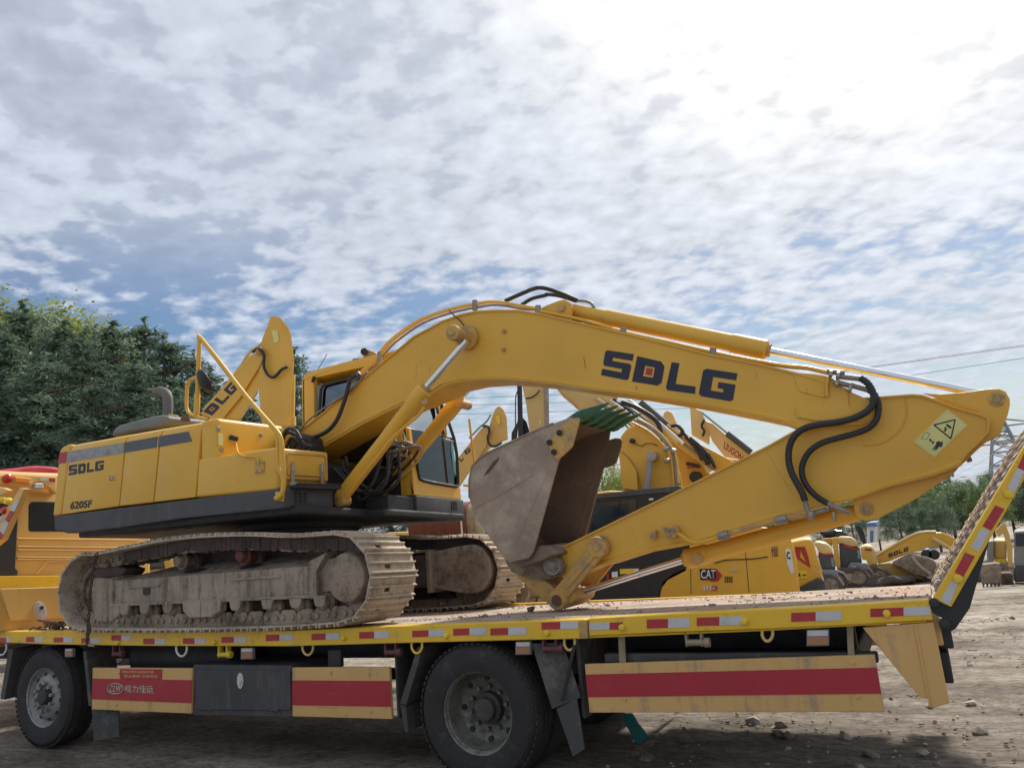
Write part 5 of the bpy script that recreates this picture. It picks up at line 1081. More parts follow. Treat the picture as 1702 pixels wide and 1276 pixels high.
# lip plate and teeth
def bpt(x, y, Y): return W(x, y, Y)
a0 = W(936,697,KY0); a1 = W(962,688,KY0); dlip = (a1-a0).normalized(); nl = Vector((-dlip.z, 0, dlip.x))
bm = new(); prism(bm, [a0+Vector((0, .01, 0)), a1+Vector((0, .01, 0)), a1-nl*.03+Vector((0, .01, 0)), a0-nl*.03+Vector((0, .01, 0))], (0, KY1-KY0-.02, 0), .004); obj('cutting_edge', bm, 'bucket_in', BK)
dt_ = (W(1000,668,KY0)-W(955,691,KY0)).normalized(); nt_ = Vector((-dt_.z, 0, dt_.x))
for k in range(5):
    y = KY0+.05+k*(KY1-KY0-.10)/4; c_ = a1+Vector((0, y-KY0, 0))-nl*.012; bm = new()
    def sec(s, hw, ht, dn=0): return [c_+dt_*s+nt_*(ht+dn)+Vector((0, -hw, 0)), c_+dt_*s+nt_*(ht+dn)+Vector((0, hw, 0)), c_+dt_*s+nt_*(-ht+dn)+Vector((0, hw, 0)), c_+dt_*s+nt_*(-ht+dn)+Vector((0, -hw, 0))]
    S_ = [sec(-.12, .030, .012, .02), sec(-.06, .046, .034), sec(-.01, .048, .040), sec(.02, .038, .032), sec(.025, .046, .037), sec(.08, .038, .028), sec(.16, .026, .016, -.002), sec(.25, .012, .005, -.006)]
    rows = [[bm.verts.new(v) for v in s] for s in S_]
    bm.faces.new(rows[0]); bm.faces.new(rows[-1][::-1])
    for r1_, r2_ in zip(rows, rows[1:]):
        for i in range(4): bm.faces.new((r1_[i], r2_[i], r2_[(i+1) % 4], r1_[(i+1) % 4]))
    bmesh.ops.recalc_face_normals(bm, faces=bm.faces); bev(bm, list(bm.edges), .005, 2)
    to = obj('tooth', bm, 'green_tooth', BK, 40)
    C_('tooth_pin', c_+dlip*.03+Vector((0, -.056, 0)), c_+dlip*.03+Vector((0, .056, 0)), .016, 'steel', to, None, 12) if False else None
# hinge ears and pin
ep = px('D', (1060,850),(1110,840),(1160,860),(1190,890),(1215,930),(1205,965),(1160,990),(1100,1000),(1000,975),(955,955),(925,905),(1040,895))
P_('hinge_ear', ep, 1.0, 1.03, 'mud', BK, .004); P_('hinge_ear', ep, 1.40, 1.43, 'mud', BK, .004, ref=1.0)
bm = new(); lathe(bm, W(918,939,.98), (0, -1, 0), [(0, .03), (.035, .03), (.04, .02), (.055, .022), (.06, .01), (.078, .012), (.085, -.01), (.085, -.06), (0, -.06)], 36); obj('hinge_pin', bm, 'steel', BK, 40)
C_('hinge_tube', W(918,939,1.0), W(918,939,1.0)+Vector((0, .43, 0)), .07, 'mud', BK)
P_('bucket_top', px('D', (925,893),(1060,868),(1085,830),(1140,835),(1180,870),(1100,905),(1000,935),(950,935)), KY0+.06, KY1-.03, 'mud', BK, .02)
# ------------------------------------------------------------------ chain over the track
chn = thing('tie_down_chain', 'rusty steel chain hanging over the near track and hooked to the side rail', 'chain', tuple(W(148,1070,-.12)))
cp = [(161,919),(157,932),(155,950),(152,970),(150,985),(149,1000),(148,1015),(147,1030),(146,1045),(145,1060),(144,1072)]
CPT = smoothpath([W(x, y, -.135) for x, y in cp], 8); cl_ = [0]
for a, b_ in zip(CPT, CPT[1:]): cl_.append(cl_[-1]+(b_-a).length)
def chain_link(name, p, d, flip, r_, par, mat='rusty_chain', ln=.022, wd_=.012):
    s, t_ = frame_of(d); s = s if flip else t_; P = []
    for k in range(13):
        a = 2*math.pi*k/12; P.append(p+d*math.cos(a)*ln+s*math.sin(a)*wd_)
    bm = new(); tube(bm, P, r_, 6, 0); return obj(name, bm, mat, par)
n = int(cl_[-1]/.034)
for k in range(n):
    s = (k+.5)*cl_[-1]/n; i = max(j for j in range(len(cl_)-1) if cl_[j] <= s); p = CPT[i].lerp(CPT[i+1], (s-cl_[i])/(cl_[i+1]-cl_[i])); chain_link('chain_link', p, (CPT[i+1]-CPT[i]).normalized(), k % 2, .0052, chn)
T_('hook', [W(x, y, -.15) for x, y in px('H', (500,95),(510,115),(525,130),(532,160),(520,200),(512,235))], .009, 'rusty_chain', chn, 8)
T_('hook', [W(x, y, -.03) for x, y in px('H', (500,240),(520,255),(545,258),(555,262))], .008, 'zinc', chn, 8)
ck = thing('slack_chain', 'heap of rusty chain with a red strap lying on the deck before the track', 'chain', tuple(W(90,1040,.2)))
for k in range(46):
    x = random.gauss(92, 9); y = random.uniform(1034, 1046)
    d = Vector((random.uniform(-1, 1), random.uniform(-1, 1), random.uniform(-.5, .5))).normalized(); p = W(x, y, .08+random.uniform(0, .2)); chain_link('chain_link', p, d, k % 2, .006, ck)
T_('strap', [W(x, y, .12) for x, y in px('M', (270,1150),(340,1162),(400,1170),(450,1190))], .012, 'winch_red', ck, 6)
T_('strap', [W(x, y, .10) for x, y in px('M', (210,1215),(240,1200),(265,1210),(330,1215))], .010, 'rust', ck, 6)
# ------------------------------------------------------------------ background machines
def body(par, base, ang, s=1.0, mat='far_yellow', cab=True, tracks=True, house=True, drop=0):
    """plain working body of an excavator: local x = forward, y = left, z = up"""
    Rz = Matrix.Rotation(ang, 4, 'Z'); base = Vector(base)
    def b(name, pts, y0, y1, mt, wd=.04, parent=None):
        bm = new(); prism(bm, [(x*s, y0*s, z*s) for x, z in pts], (0, (y1-y0)*s, 0), wd*s)
        for v in bm.verts: v.co = base+Rz @ v.co
        return obj(name, bm, mt, parent or par, 40)
    if tracks:
        for y0 in (-1.4, .8):
            q = [(-1.9, .12), (-1.6, 0), (1.6, 0), (1.9, .12), (2.05, .42), (1.9, .72), (1.6, .86), (-1.6, .86), (-1.9, .72), (-2.05, .42)]
            t_ = b('track', q, y0, y0+.6, 'mud_dark', .03)
            b('track_frame', [(-1.5, .2), (1.5, .2), (1.6, .62), (-1.6, .62)], y0-.02, y0+.62, 'mud', .03, t_)
            for x in (-1.6, 1.6):
                bm = new(); cyl(bm, (x*s, (y0-.03)*s, .43*s), (x*s, (y0+.63)*s, .43*s), .28*s, None, 20)
                for v in bm.verts: v.co = base+Rz @ v.co
                obj('track_wheel', bm, 'mud', t_, 40)
    if house:
        b('turntable', [(-.6, .8), (.6, .8), (.6, 1.05), (-.6, 1.05)], -.6, .6, 'black')
        b('upper_frame', [(-2.4, 1.02), (1.0, 1.02), (1.0, 1.22), (-2.4, 1.22)], -1.3, 1.3, 'charcoal')
        b('engine_housing', [(-2.0, 1.22), (-.3, 1.22), (-.3, 2.0), (-2.0, 2.1)], -1.28, 1.28, mat, .08)
        b('counterweight', [(-2.65, 1.1), (-2.0, 1.1), (-2.0, 2.15), (-2.5, 2.1), (-2.7, 1.8)], -1.3, 1.3, mat, .12)
    if cab:
        c = b('cab', [(-.6, 1.22), (.95, 1.22), (1.0, 1.9), (.7, 2.9), (-.55, 2.95)], .35, 1.3, mat, .06)
        b('window', [(-.4, 1.95), (.8, 1.95), (.6, 2.75), (-.4, 2.8)], .33, .345, 'dark_glass', 0, c); b('window', [(-.4, 1.95), (.8, 1.95), (.6, 2.75), (-.4, 2.8)], 1.305, 1.32, 'dark_glass', 0, c)
def PR_(name, pts, Y0, Y1, mat, par, wd=.006, seg=2, smooth=None, label=None):
    Q = [W(x, y, Y0) for x, y in pts]; c = sum(Q, Vector())/len(Q)-CP; c.z = 0; bm = new(); prism(bm, Q, c.normalized()*(Y1-Y0), wd, seg); return obj(name, bm, mat, par, smooth, label)
def gp(x, Y): d = ray(x, 900); t = (Y-CP.y)/d.y; X = CP.x+d.x*t; return Vector((X, Y, gz(X, Y)))
# 1: big machine just behind, boom standing up at left
Y = 6.0
e1 = thing('excavator', 'yellow excavator behind the lorry whose stick hangs beside the cab of the large one', 'excavator', tuple(gp(250, Y+.3)), 'machines parked in the yard')
body(e1, gp(215, Y+.3), R(0), .92, 'yellow')
bo = PR_('boom', [(120,835),(300,722),(334,686),(362,652),(389,620),(412,593),(433,581),(440,588),(431,610),(400,660),(372,694),(330,745),(250,830)], Y, Y+.42, 'yellow', e1, .02)
PR_('boom_side', [(431,610),(429,648),(398,697),(372,694),(400,660)], Y+.05, Y+.40, 'yellow', bo, .005)
letters('SDLG', splitq(px('A', (1205,905),(1440,655),(1485,695),(1265,925)), [(0,.2),(.26,.5),(.55,.77),(.80,1)]), Y, bo, th=.004)
PR_('stick', px('C', (98,152),(125,148),(152,158),(200,215),(215,260),(232,400),(215,600),(213,765),(52,760),(30,540),(42,380),(52,280),(88,190)), Y+.03, Y+.38, 'yellow', e1, .02)
PR_('edge_plate', px('C', (152,158),(200,215),(215,260),(232,400),(224,400),(205,262),(190,222),(150,172)), Y-.01, Y+.42, 'yellow', e1, .004)
cylb = new(); cyl(cylb, W(*px('C', (212,480))[0], Y+.2), W(*px('C', (208,745))[0], Y+.2), .09, None, 20); cyl(cylb, W(*px('C', (207,715))[0], Y+.2), W(*px('C', (208,765))[0], Y+.2), .115, None, 20); obj('bucket_cylinder', cylb, 'yellow', e1, 40)
PR_('safety_sign', px('C', (105,232),(138,228),(148,290),(120,302)), Y+.02, Y+.03, 'sign_yellow', e1, 0)
T_('hose', [W(x, y, Y-.05) for x, y in px('C', (0,352),(35,335),(62,370),(62,430),(85,480),(120,492),(160,452),(190,437))], .03, 'rubber_hose', e1, 8)
T_('hydraulic_pipe', [W(x, y, Y+.1) for x, y in px('A', (1270,830),(1400,690),(1500,560),(1560,470),(1640,410),(1680,330))], .03, 'pale_yellow', e1, 8)
C_('pin', W(*px('C', (40,352))[0], Y-.04), W(*px('C', (40,352))[0], Y+.05), .08, 'yellow_worn', e1)
# 2: smaller, seen beyond the cab
Y = 14.0
e2 = thing('excavator', 'small yellow excavator boom rising between the cab and the muddy bucket', 'excavator', tuple(gp(740, Y)), 'machines parked in the yard')
body(e2, gp(650, Y+.5), R(0), .95)
bo = PR_('boom', [(700,835),(745,780),(764,757),(800,712),(808,706),(816,718),(808,742),(775,790),(730,860)], Y, Y+.5, 'far_yellow', e2, .02)
PR_('stick', px('N', (135,185),(155,135),(178,122),(200,140),(220,185),(228,310),(180,330),(120,365),(80,420),(60,400),(88,330)), Y+.05, Y+.45, 'far_yellow', e2, .02)
PR_('safety_sign', px('N', (155,182),(180,178),(184,228),(166,232)), Y+.03, Y+.04, 'bright_yellow', e2, 0)
letters('LG', [px('C', (1148,945),(1160,938),(1180,945),(1163,968)), px('C', (1178,903),(1210,885),(1218,905),(1190,925))], Y, bo, th=.006)
T_('hose', [W(x, y, Y-.1) for x, y in px('N', (80,240),(110,245),(118,275),(108,310),(120,350),(150,360),(190,340))], .035, 'rubber_hose', e2, 6)
T_('hydraulic_pipe', [W(x, y, Y) for x, y in px('N', (0,312),(60,250),(100,215),(130,170))], .03, 'galv', e2, 6)
# 3: dark mast with mirror
Y = 7.5
ms = thing('lighting_mast', 'dark upright post with black cover behind the bucket', 'post', tuple(gp(866, Y)))
C_('post', W(868,850,Y), W(863.5,636,Y), .05, 'black', ms, .045); T_('rod', [W(x, y, Y-.1) for x, y in ((857,725),(857,665),(860,650))], .012, 'black', ms, 6)
PR_('cover', px('5', (0,570),(60,460),(75,400),(60,600),(0,640)), Y, Y+.3, 'black', ms, .01); PR_('cover', px('5', (115,400),(160,450),(190,540),(190,580),(112,600)), Y+.1, Y+.3, 'black', ms, .01)
# 4: the row of larger booms in the middle
Y = 8.5
e3 = thing('excavator', 'pale yellow excavator stick standing upright behind the bucket', 'excavator', tuple(gp(880, Y+3)), 'machines parked in the yard')
PR_('stick', [(868,640),(912,643),(913,720),(913,800),(885,800),(880,715),(874,668)], Y, Y+.36, 'pale_yellow', e3, .02)
T_('hose', [W(x, y, Y-.05) for x, y in px('5', (155,205),(210,195),(265,160),(300,115))], .015, 'rubber_hose', e3, 6)
PR_('safety_sign', px('5', (295,430),(320,430),(320,480),(295,482)), Y-.01, Y, 'sign_yellow', e3, 0)
PR_('edge_strip', [(903,640),(912,643),(913,720),(905,718)], Y-.02, Y, 'bucket_out', e3, 0)
body(e3, gp(905, Y+3), R(-80), .95, 'pale_yellow', cab=False)
Y = 9.0
e4 = thing('excavator', 'large yellow excavator with high boom crossing behind the green bucket teeth', 'excavator', tuple(gp(1000, Y+1)), 'machines parked in the yard')
PR_('boom', px('N', (480,-40),(740,-40),(880,60),(800,110),(760,125),(665,150),(600,90),(545,45)), Y, Y+.5, 'pale_yellow', e4, .02)
body(e4, gp(1020, Y+2.5), R(180), 1.0, 'yellow')
for k, (a, b_, r_, mt) in enumerate((((760,78),(1030,288),.02,'white'), ((830,85),(1120,322),.022,'white'), ((940,95),(1230,340),.05,'pale_yellow'), ((960,100),(1260,345),.03,'white'), ((740,75),(1010,285),.03,'pale_yellow'), ((770,70),(1060,290),.03,'yellow'), ((800,80),(1100,320),.045,'pale_yellow'), ((700,60),(960,270),.022,'steel'), ((850,85),(1140,330),.03,'rubber_hose'), ((890,100),(1160,300),.03,'galv'))):
    T_('hydraulic_pipe', [W(x, y, Y-.1+.02*k) for x, y in px('N', a, ((a[0]+b_[0])/2+6, (a[1]+b_[1])/2-4), b_)], r_, mt, e4, 8)
T_('hose', [W(x, y, Y-.2) for x, y in px('N', (900,100),(960,120),(1020,150),(1080,190),(1115,230),(1130,285))], .045, 'rubber_hose', e4, 8)
# hump shaped boom of the machine with the black cab
Y = 8.2
e5 = thing('excavator', 'yellow compact excavator with black cab and printed hood right behind the lorry deck', 'excavator', tuple(gp(1150, Y)), 'machines parked in the yard')
hump = px('N', (880,390),(893,300),(930,255),(985,228),(1040,250),(1100,295),(1160,360),(1210,430),(1245,520),(1260,610),(1240,760),(920,760),(905,610),(905,520))
bo = PR_('boom', hump, Y, Y+.45, 'yellow', e5, .03)
bm = new(); cyl(bm, W(*px('N', (1068,420))[0], Y-.14), W(*px('N', (1035,760))[0], Y-.14), .05, None, 20); obj('cylinder_rod', bm, 'galv', e5, 40)
p = W(*px('N', (1070,418))[0], Y-.2); C_('pin', p, p+Vector((0, .25, 0)), .09, 'zinc', e5); p = W(*px('N', (957,328))[0], Y-.08); C_('pin', p, p+Vector((0, .1, 0)), .045, 'black', e5)
T_('cable', [W(x, y, Y-.03) for x, y in px('N', (975,345),(1000,355),(1020,358),(1040,345),(1080,345),(1110,358))], .008, 'black', e5, 5)
T_('weld_bead', [W(x, y, Y-.01) for x, y in px('N', (890,375),(940,415),(985,480),(1010,560),(1020,610))], .012, 'pale_yellow', bo, 6)
for off in (0, 26, 46):
    T_('hydraulic_pipe', [W(x+off/3.5*.6, y-off/3.5*.5, Y-.05) for x, y in px('N', (960,220),(1040,262),(1110,320),(1165,390),(1195,470),(1205,600))], .022, ('yellow', 'pale_yellow', 'steel')[off % 3], e5, 8)
for x, y in px('N', (1160,372),(1205,385),(1165,440)): C_('pipe_clamp', W(x-3, y, Y-.12), W(x+3, y+2, Y-.12), .05, 'zinc', e5, None, 8)
PR_('second_boom_plate', px('N', (880,390),(930,430),(985,500),(995,620),(905,610)), Y-.12, Y-.02, 'yellow', e5, .01)
cabp = PR_('cab', [(990,823.5),(1128,809.5),(1150,812),(1150,900),(1143,950),(1112,966),(1096,987),(1096,1030),(960,1030),(972,900),(985,845)], Y-.9, Y+.2, 'black', e5, .03)
PR_('cab_roof', [(988,821),(1128,806.5),(1135,810),(1134,816),(988,829)], Y-.92, Y+.22, 'charcoal', cabp, .01)
PR_('window', px('G', (370,275),(478,262),(476,330),(430,365),(345,405)), Y-.915, Y-.9, 'dark_glass', cabp, 0); PR_('window', px('G', (482,262),(560,252),(560,330),(482,330)), Y-.915, Y-.9, 'dark_glass', cabp, 0)
PR_('sticker', px('G', (620,250),(640,248),(640,257),(620,258)), Y-.915, Y-.91, 'white', cabp, 0)
PR_('label', px('G', (483,582),(548,580),(548,603),(483,606)), Y-.915, Y-.9, 'bright_yellow', cabp, 0); PR_('label', px('G', (548,581),(572,580),(572,600),(548,602)), Y-.915, Y-.9, 'white', cabp, 0)
PR_('label', px('G', (445,596),(473,594),(473,620),(445,622)), Y-.915, Y-.9, 'white', cabp, 0); PR_('label', px('G', (420,603),(432,602),(432,632),(420,634)), Y-.915, Y-.9, 'refl_red', cabp, 0)
hood = PR_('hood', [(1097,988),(1097,966),(1114,951),(1143,938),(1143,905),(1150,880),(1230,872),(1290,878),(1314,893),(1324,925),(1330,983),(1330,1030),(1097,1030)], Y-.9, Y+.5, 'yellow', e5, .04, 3, 40)
for a, b_ in (((815,480),(818,698)), ((1075,500),(1092,692))): 
    (x0, y0), (x1, y1) = px('G', a, b_); PR_('seam', [(x0-.5, y0), (x0+.5, y0), (x1+.5, y1), (x1-.5, y1)], Y-.905, Y-.9, 'black', hood, 0)
x0, y0 = px('G', (1135,540))[0]
PR_('logo_back', px('G', (900,590),(940,583),(966,612),(945,640),(915,642),(890,628)), Y-.908, Y-.902, 'refl_red', hood, 0); PR_('logo_back', px('G', (858,582),(936,580),(938,630),(864,634)), Y-.912, Y-.906, 'ink', hood, 0)
text('CAT', px('G', (864,587),(934,585),(934,626),(866,629)), Y-.916, hood, 'white', .004, bold=.02)
text('313', px('G', (872,662),(915,660),(915,683),(874,685)), Y-.906, hood, 'white', .004, bold=.02); PR_('logo_back', px('G', (914,662),(940,661),(945,671),(938,684),(916,684)), Y-.906, Y-.902, 'refl_red', hood, 0); text('GC', px('G', (917,666),(936,665),(936,679),(917,680)), Y-.912, hood, 'white', .004)
for i in range(4):
    for j in range(3): PR_('vent', px('G', (977+10*i, 618+10*j),(984+10*i, 618+10*j),(984+10*i, 626+10*j),(977+10*i, 626+10*j)), Y-.905, Y-.9, 'black', hood, 0)
PR_('handle', px('G', (1003,572),(1042,570),(1042,594),(1003,596)), Y-.91, Y-.9, 'pale_yellow', hood, .004)
text('恒', px('G', (1196,478),(1228,476),(1230,523),(1198,526)), Y-.908, hood, 'ink', .004)
T_('line', [W(x, y, Y-.91) for x, y in px('G', (930,555),(985,540),(1100,535),(1180,525))], .008, 'black', hood, 5)
PR_('logo_back', px('G', (1262,492),(1272,484),(1288,492),(1306,590),(1300,606),(1288,602),(1272,560)), Y-.912, Y-.902, 'white', hood, .003); text('C', px('G', (1267,500),(1284,500),(1288,535),(1271,537)), Y-.918, hood, 'ink', .004, bold=.03)
body(e5, gp(1170, Y+.6), R(180), .8, 'yellow', cab=False, house=False)
# 6: second hump behind
Y = 10.5
e6 = thing('excavator', 'yellow excavator whose boom carries a bundle of black hoses above the black cab', 'excavator', tuple(gp(1200, Y+1)), 'machines parked in the yard')
PR_('boom', px('N', (1075,255),(1150,270),(1220,330),(1330,420),(1420,520),(1440,700),(1220,700),(1200,470),(1150,360)), Y, Y+.45, 'yellow', e6, .03)
PR_('boom_plate', px('N', (950,100),(1005,105),(1185,235),(1350,340),(1560,450),(1540,520),(1440,500),(1330,420),(1190,320)), Y-.25, Y+.1, 'yellow', e6, .02)
bm = new(); cyl(bm, W(*px('N', (1010,105))[0], Y-.3), W(*px('N', (1245,310))[0], Y-.3), .085, None, 18); obj('cylinder_barrel', bm, 'charcoal', e6, 40)
p = W(*px('N', (1328,540))[0], Y-.2); C_('pin', p, p+Vector((0, .2, 0)), .11, 'black', e6)
for k, q in enumerate(([(1190,240),(1230,240),(1260,280),(1230,300)], [(1250,270),(1300,330),(1350,390),(1370,440)], [(1280,310),(1340,350),(1390,420),(1400,470)], [(1300,310),(1370,370),(1420,430),(1450,490)], [(1350,400),(1400,400),(1430,450)], [(1340,380),(1390,440),(1420,450)], [(1280,460),(1330,470),(1360,480)])): T_('hose', [W(x, y, Y-.45) for x, y in px('N', *q)], .035, 'rubber_hose', e6, 8)
for k in range(5): T_('hydraulic_pipe', [W(x+k*3.2, y-k*2.6, Y-.4) for x, y in px('N', (1120,270),(1250,370),(1360,450),(1410,520))], .022, ('pale_yellow', 'yellow', 'steel')[k % 3], e6, 6)
T_('cable', [W(x, y, Y-.1) for x, y in px('N', (1290,450),(1290,490),(1310,480),(1360,485))], .02, 'refl_red', e6, 5, 0)
body(e6, gp(1060, Y+2.5), R(180), 1.0, 'yellow')
PR_('upper_stick', px('N', (1140,185),(1150,158),(1172,148),(1195,162),(1230,240),(1320,320),(1480,420),(1600,440),(1560,500),(1400,420),(1260,290),(1180,235)), Y+1, Y+1.4, 'pale_yellow', e6, .02)
# 7: pale machine with red lettering
Y = 13.0
e7 = thing('excavator', 'pale yellow excavator with red lettering on its boom beyond the stick of the large one', 'excavator', tuple(gp(1230, Y+1)), 'machines parked in the yard')
PR_('stick', px('N', (1300,120),(1365,150),(1395,210),(1418,240),(1415,345),(1310,285)), Y+.05, Y+.4, 'pale_yellow', e7, .02)
bo = PR_('boom', px('N', (1365,200),(1430,222),(1520,300),(1640,395),(1720,470),(1720,560),(1560,480),(1480,385),(1430,320),(1400,250)), Y, Y+.45, 'pale_yellow', e7, .02)
text('LIUGONG', [ (780+1505/3.5458, 640+330/3.5458), (780+1640/3.5458, 640+432/3.5458), (780+1620/3.5458, 640+460/3.5458), (780+1498/3.5458, 640+372/3.5458)], Y, bo, 'refl_red', .006, bold=.02)
T_('cylinder_rod', [W(x, y, Y-.1) for x, y in px('N', (1370,160),(1530,290))], .025, 'galv', e7, 8, 0); T_('cylinder_barrel', [W(x, y, Y-.1) for x, y in px('N', (1520,285),(1660,395))], .07, 'charcoal', e7, 12, 0)
T_('hose', [W(x, y, Y-.1) for x, y in px('N', (1385,205),(1370,240),(1385,270),(1375,300))], .03, 'rubber_hose', e7, 6)
body(e7, gp(1090, Y+3), R(180), 1.0, 'pale_yellow')
# right-hand group seen under the bucket cylinder
Y = 17.0
e8 = thing('excavator', 'yellow excavator tail with a red outlined emblem and black and yellow warning label', 'excavator', tuple(gp(1350, Y)), 'machines parked in the yard')
h = PR_('counterweight', px('7', (60,290),(200,262),(280,255),(300,300),(330,420),(375,540),(385,640),(330,640),(160,730),(0,745),(-40,500)), Y, Y+2.2, 'yellow', e8, .1, 3, 40)
for q in ([(120,330),(215,330),(245,420),(268,532),(262,528),(225,470),(170,355)], [(120,330),(172,352),(168,430),(225,478),(266,530),(150,450),(125,420)]): PR_('emblem', px('7', *q), Y-.02, Y, 'refl_red', h, 0)
PR_('label', px('7', (133,555),(232,560),(236,628),(140,625)), Y-.02, Y, 'bright_yellow', h, 0); PR_('mark', px('7', (148,608),(162,572),(178,610)), Y-.03, Y-.02, 'ink', h, 0); PR_('mark', px('7', (192,592),(226,590),(226,604),(192,604)), Y-.03, Y-.02, 'ink', h, 0)
PR_('base', px('7', (150,720),(340,622),(400,645),(412,720),(400,790),(150,790)), Y-.05, Y+2.2, 'charcoal', e8, .05)
for k in range(2): PR_('crease', px('7', (262,470+70*k),(370,520+55*k),(372,535+55*k),(262,478+70*k)), Y-.01, Y, 'pale_yellow', h, 0)
body(e8, gp(1225, Y+1.3), R(180), .9, cab=False, house=False)
Y = 27.0
e9 = thing('excavator', 'excavator with pale rounded hood and grey base between two yellow tails', 'excavator', tuple(gp(1385, Y)), 'machines parked in the yard')
PR_('hood', px('7', (300,290),(350,285),(420,300),(470,350),(482,400),(400,402),(350,390)), Y, Y+2, 'pale_yellow', e9, .15, 3, 40)
PR_('housing', px('7', (345,370),(482,395),(500,480),(505,545),(370,540),(340,430)), Y+.1, Y+2, 'charcoal', e9, .05)
PR_('red_band', px('7', (355,372),(400,400),(478,403),(480,412),(400,414),(352,392)), Y+.05, Y+.1, 'refl_red', e9, 0)
PR_('decal', px('7', (455,430),(488,435),(496,520),(470,520)), Y+.06, Y+.1, 'far_grey', e9, 0); PR_('base', px('7', (370,545),(525,545),(535,665),(400,640)), Y, Y+2.2, 'far_grey', e9, .05)
PR_('label', px('7', (404,592),(446,590),(448,622),(408,624)), Y-.02, Y, 'sign_yellow', e9, 0)
body(e9, gp(1305, Y+1.3), R(180), 1.0, cab=False, house=False)
Y = 32.0
e10 = thing('excavator', 'yellow and grey excavator seen from behind on its tracks beyond the deck', 'excavator', tuple(gp(1425, Y)), 'machines parked in the yard')
PR_('hood', px('7', (515,245),(560,235),(650,238),(700,280),(730,330),(640,335),(560,300),(520,310)), Y, Y+2.2, 'pale_yellow', e10, .15, 3, 40)
PR_('pillar', px('7', (470,250),(520,240),(555,560),(545,580),(500,570),(490,400)), Y-.05, Y+.3, 'yellow', e10, .02); PR_('hood', px('7', (370,255),(480,245),(480,300),(400,300)), Y+.5, Y+2, 'yellow_worn', e10, .05)
PR_('panel', px('7', (535,310),(640,335),(730,340),(755,480),(720,540),(640,480),(610,540),(570,560),(550,520)), Y+.02, Y+2.1, 'charcoal', e10, .04); PR_('red_band', px('7', (555,305),(640,330),(715,345),(715,358),(640,350),(570,325)), Y, Y+.02, 'refl_red', e10, 0)
PR_('decal', px('7', (705,360),(735,365),(748,445),(715,445)), Y-.01, Y+.02, 'far_grey', e10, 0); PR_('bumper', px('7', (610,545),(640,482),(810,488),(822,548),(700,560),(680,590),(600,580)), Y-.3, Y+2.2, 'far_grey', e10, .05)
text('154', px('7', (655,510),(698,510),(700,540),(658,540)), Y-.32, e10, 'white', .01, bold=.04)
PR_('cab', px('7', (380,185),(500,170),(560,180),(660,235),(560,235),(380,242)), Y+1, Y+2.2, 'dark_glass', e10, .05)
for k in range(6): x = 378+k*18; T_('rail_post', [W(*px('7', (x, 190))[0], Y+.9), W(*px('7', (x, 222))[0], Y+.9)], .08, 'black', e10, 6, 0)
T_('grab_rail', [W(x, y, Y+.6) for x, y in px('7', (700,135),(720,165),(750,240),(785,300))], .09, 'black', e10, 8); T_('grab_rail', [W(x, y, Y+.6) for x, y in px('7', (725,140),(755,190),(785,300))], .06, 'black', e10, 8)
body(e10, W(1372, 974, Y+.6), R(180), .95, cab=False, house=False)
Y = 36.0
e11 = thing('excavator', 'yellow excavator with lettered boom stretched out to a muddy bucket resting on the ground', 'excavator', tuple(gp(1445, Y)), 'machines parked in the yard')
PR_('counterweight', px('7', (735,335),(790,318),(840,322),(875,360),(892,440),(905,500),(830,505),(760,470),(745,400)), Y, Y+2.2, 'pale_yellow', e11, .12, 3, 40)
PR_('panel', px('7', (765,365),(830,370),(850,470),(780,460)), Y-.03, Y, 'yellow', e11, 0); PR_('emblem', px('7', (778,345),(848,350),(842,372),(782,364)), Y-.05, Y-.03, 'refl_red', e11, 0)
bo = PR_('boom', px('7', (895,450),(905,405),(975,365),(1100,295),(1230,225),(1360,196),(1500,196),(1570,222),(1640,262),(1700,330),(1640,360),(1570,345),(1520,318),(1400,330),(1300,362),(1150,410),(1000,470),(905,492)), Y+.9, Y+1.5, 'yellow', e11, .02)
letters('SDLG', splitq(px('7', (1003,395),(1190,328),(1190,368),(1003,434)), [(0,.21),(.26,.48),(.53,.72),(.77,1)]), Y+.9, bo, th=.02, dot=False)
T_('hydraulic_pipe', [W(x, y, Y+.9) for x, y in px('7', (890,412),(975,362),(1230,222),(1350,192),(1450,190))], .07, 'pale_yellow', e11, 6)
bm = new(); cyl(bm, W(*px('7', (1415,250))[0], Y+.7), W(*px('7', (1580,342))[0], Y+.7), .10, None, 14); obj('cylinder_rod', bm, 'pale_yellow', e11, 40)
PR_('stick', px('7', (820,515),(900,500),(1020,488),(1100,520),(1200,560),(1320,620),(1340,640),(1240,630),(1050,600),(880,560)), Y+.9, Y+1.4, 'far_yellow', e11, .02)
PR_('bucket', px('7', (1030,492),(1110,450),(1200,412),(1370,440),(1440,470),(1455,500),(1430,580),(1350,620),(1250,600),(1150,545)), Y+.3, Y+1.6, 'mud', e11, .15, 3, 40)
T_('bucket_edge', [W(x, y, Y+.28) for x, y in px('7', (1225,418),(1260,470),(1330,540),(1400,590))], .08, 'shoe', e11, 6)
body(e11, gp(1400, Y+1.2), R(0), .95, cab=False, house=False)
# soil heap under that bucket
bm = new(); c0 = W(*px('7', (1250,660))[0], Y+1)
for k in range(9):
    q = Matrix.Translation(c0+Vector((random.uniform(-4, 4), random.uniform(-1, 1.5), .1))) @ Matrix.Diagonal((random.uniform(1.0, 2.0), 1.2, random.uniform(.3, .7), 1)); r_ = bmesh.ops.create_icosphere(bm, subdivisions=3, radius=1, matrix=q)
    for v in r_['verts']: v.co += Vector((0, 0, noise.fractal(v.co*1.1, 1, 2, 4)*.35))
o = obj('soil_heap', bm, 'mud_dark', None, kind='stuff'); tag(o, 'dark heap of soil below the muddy bucket in the yard', 'soil')
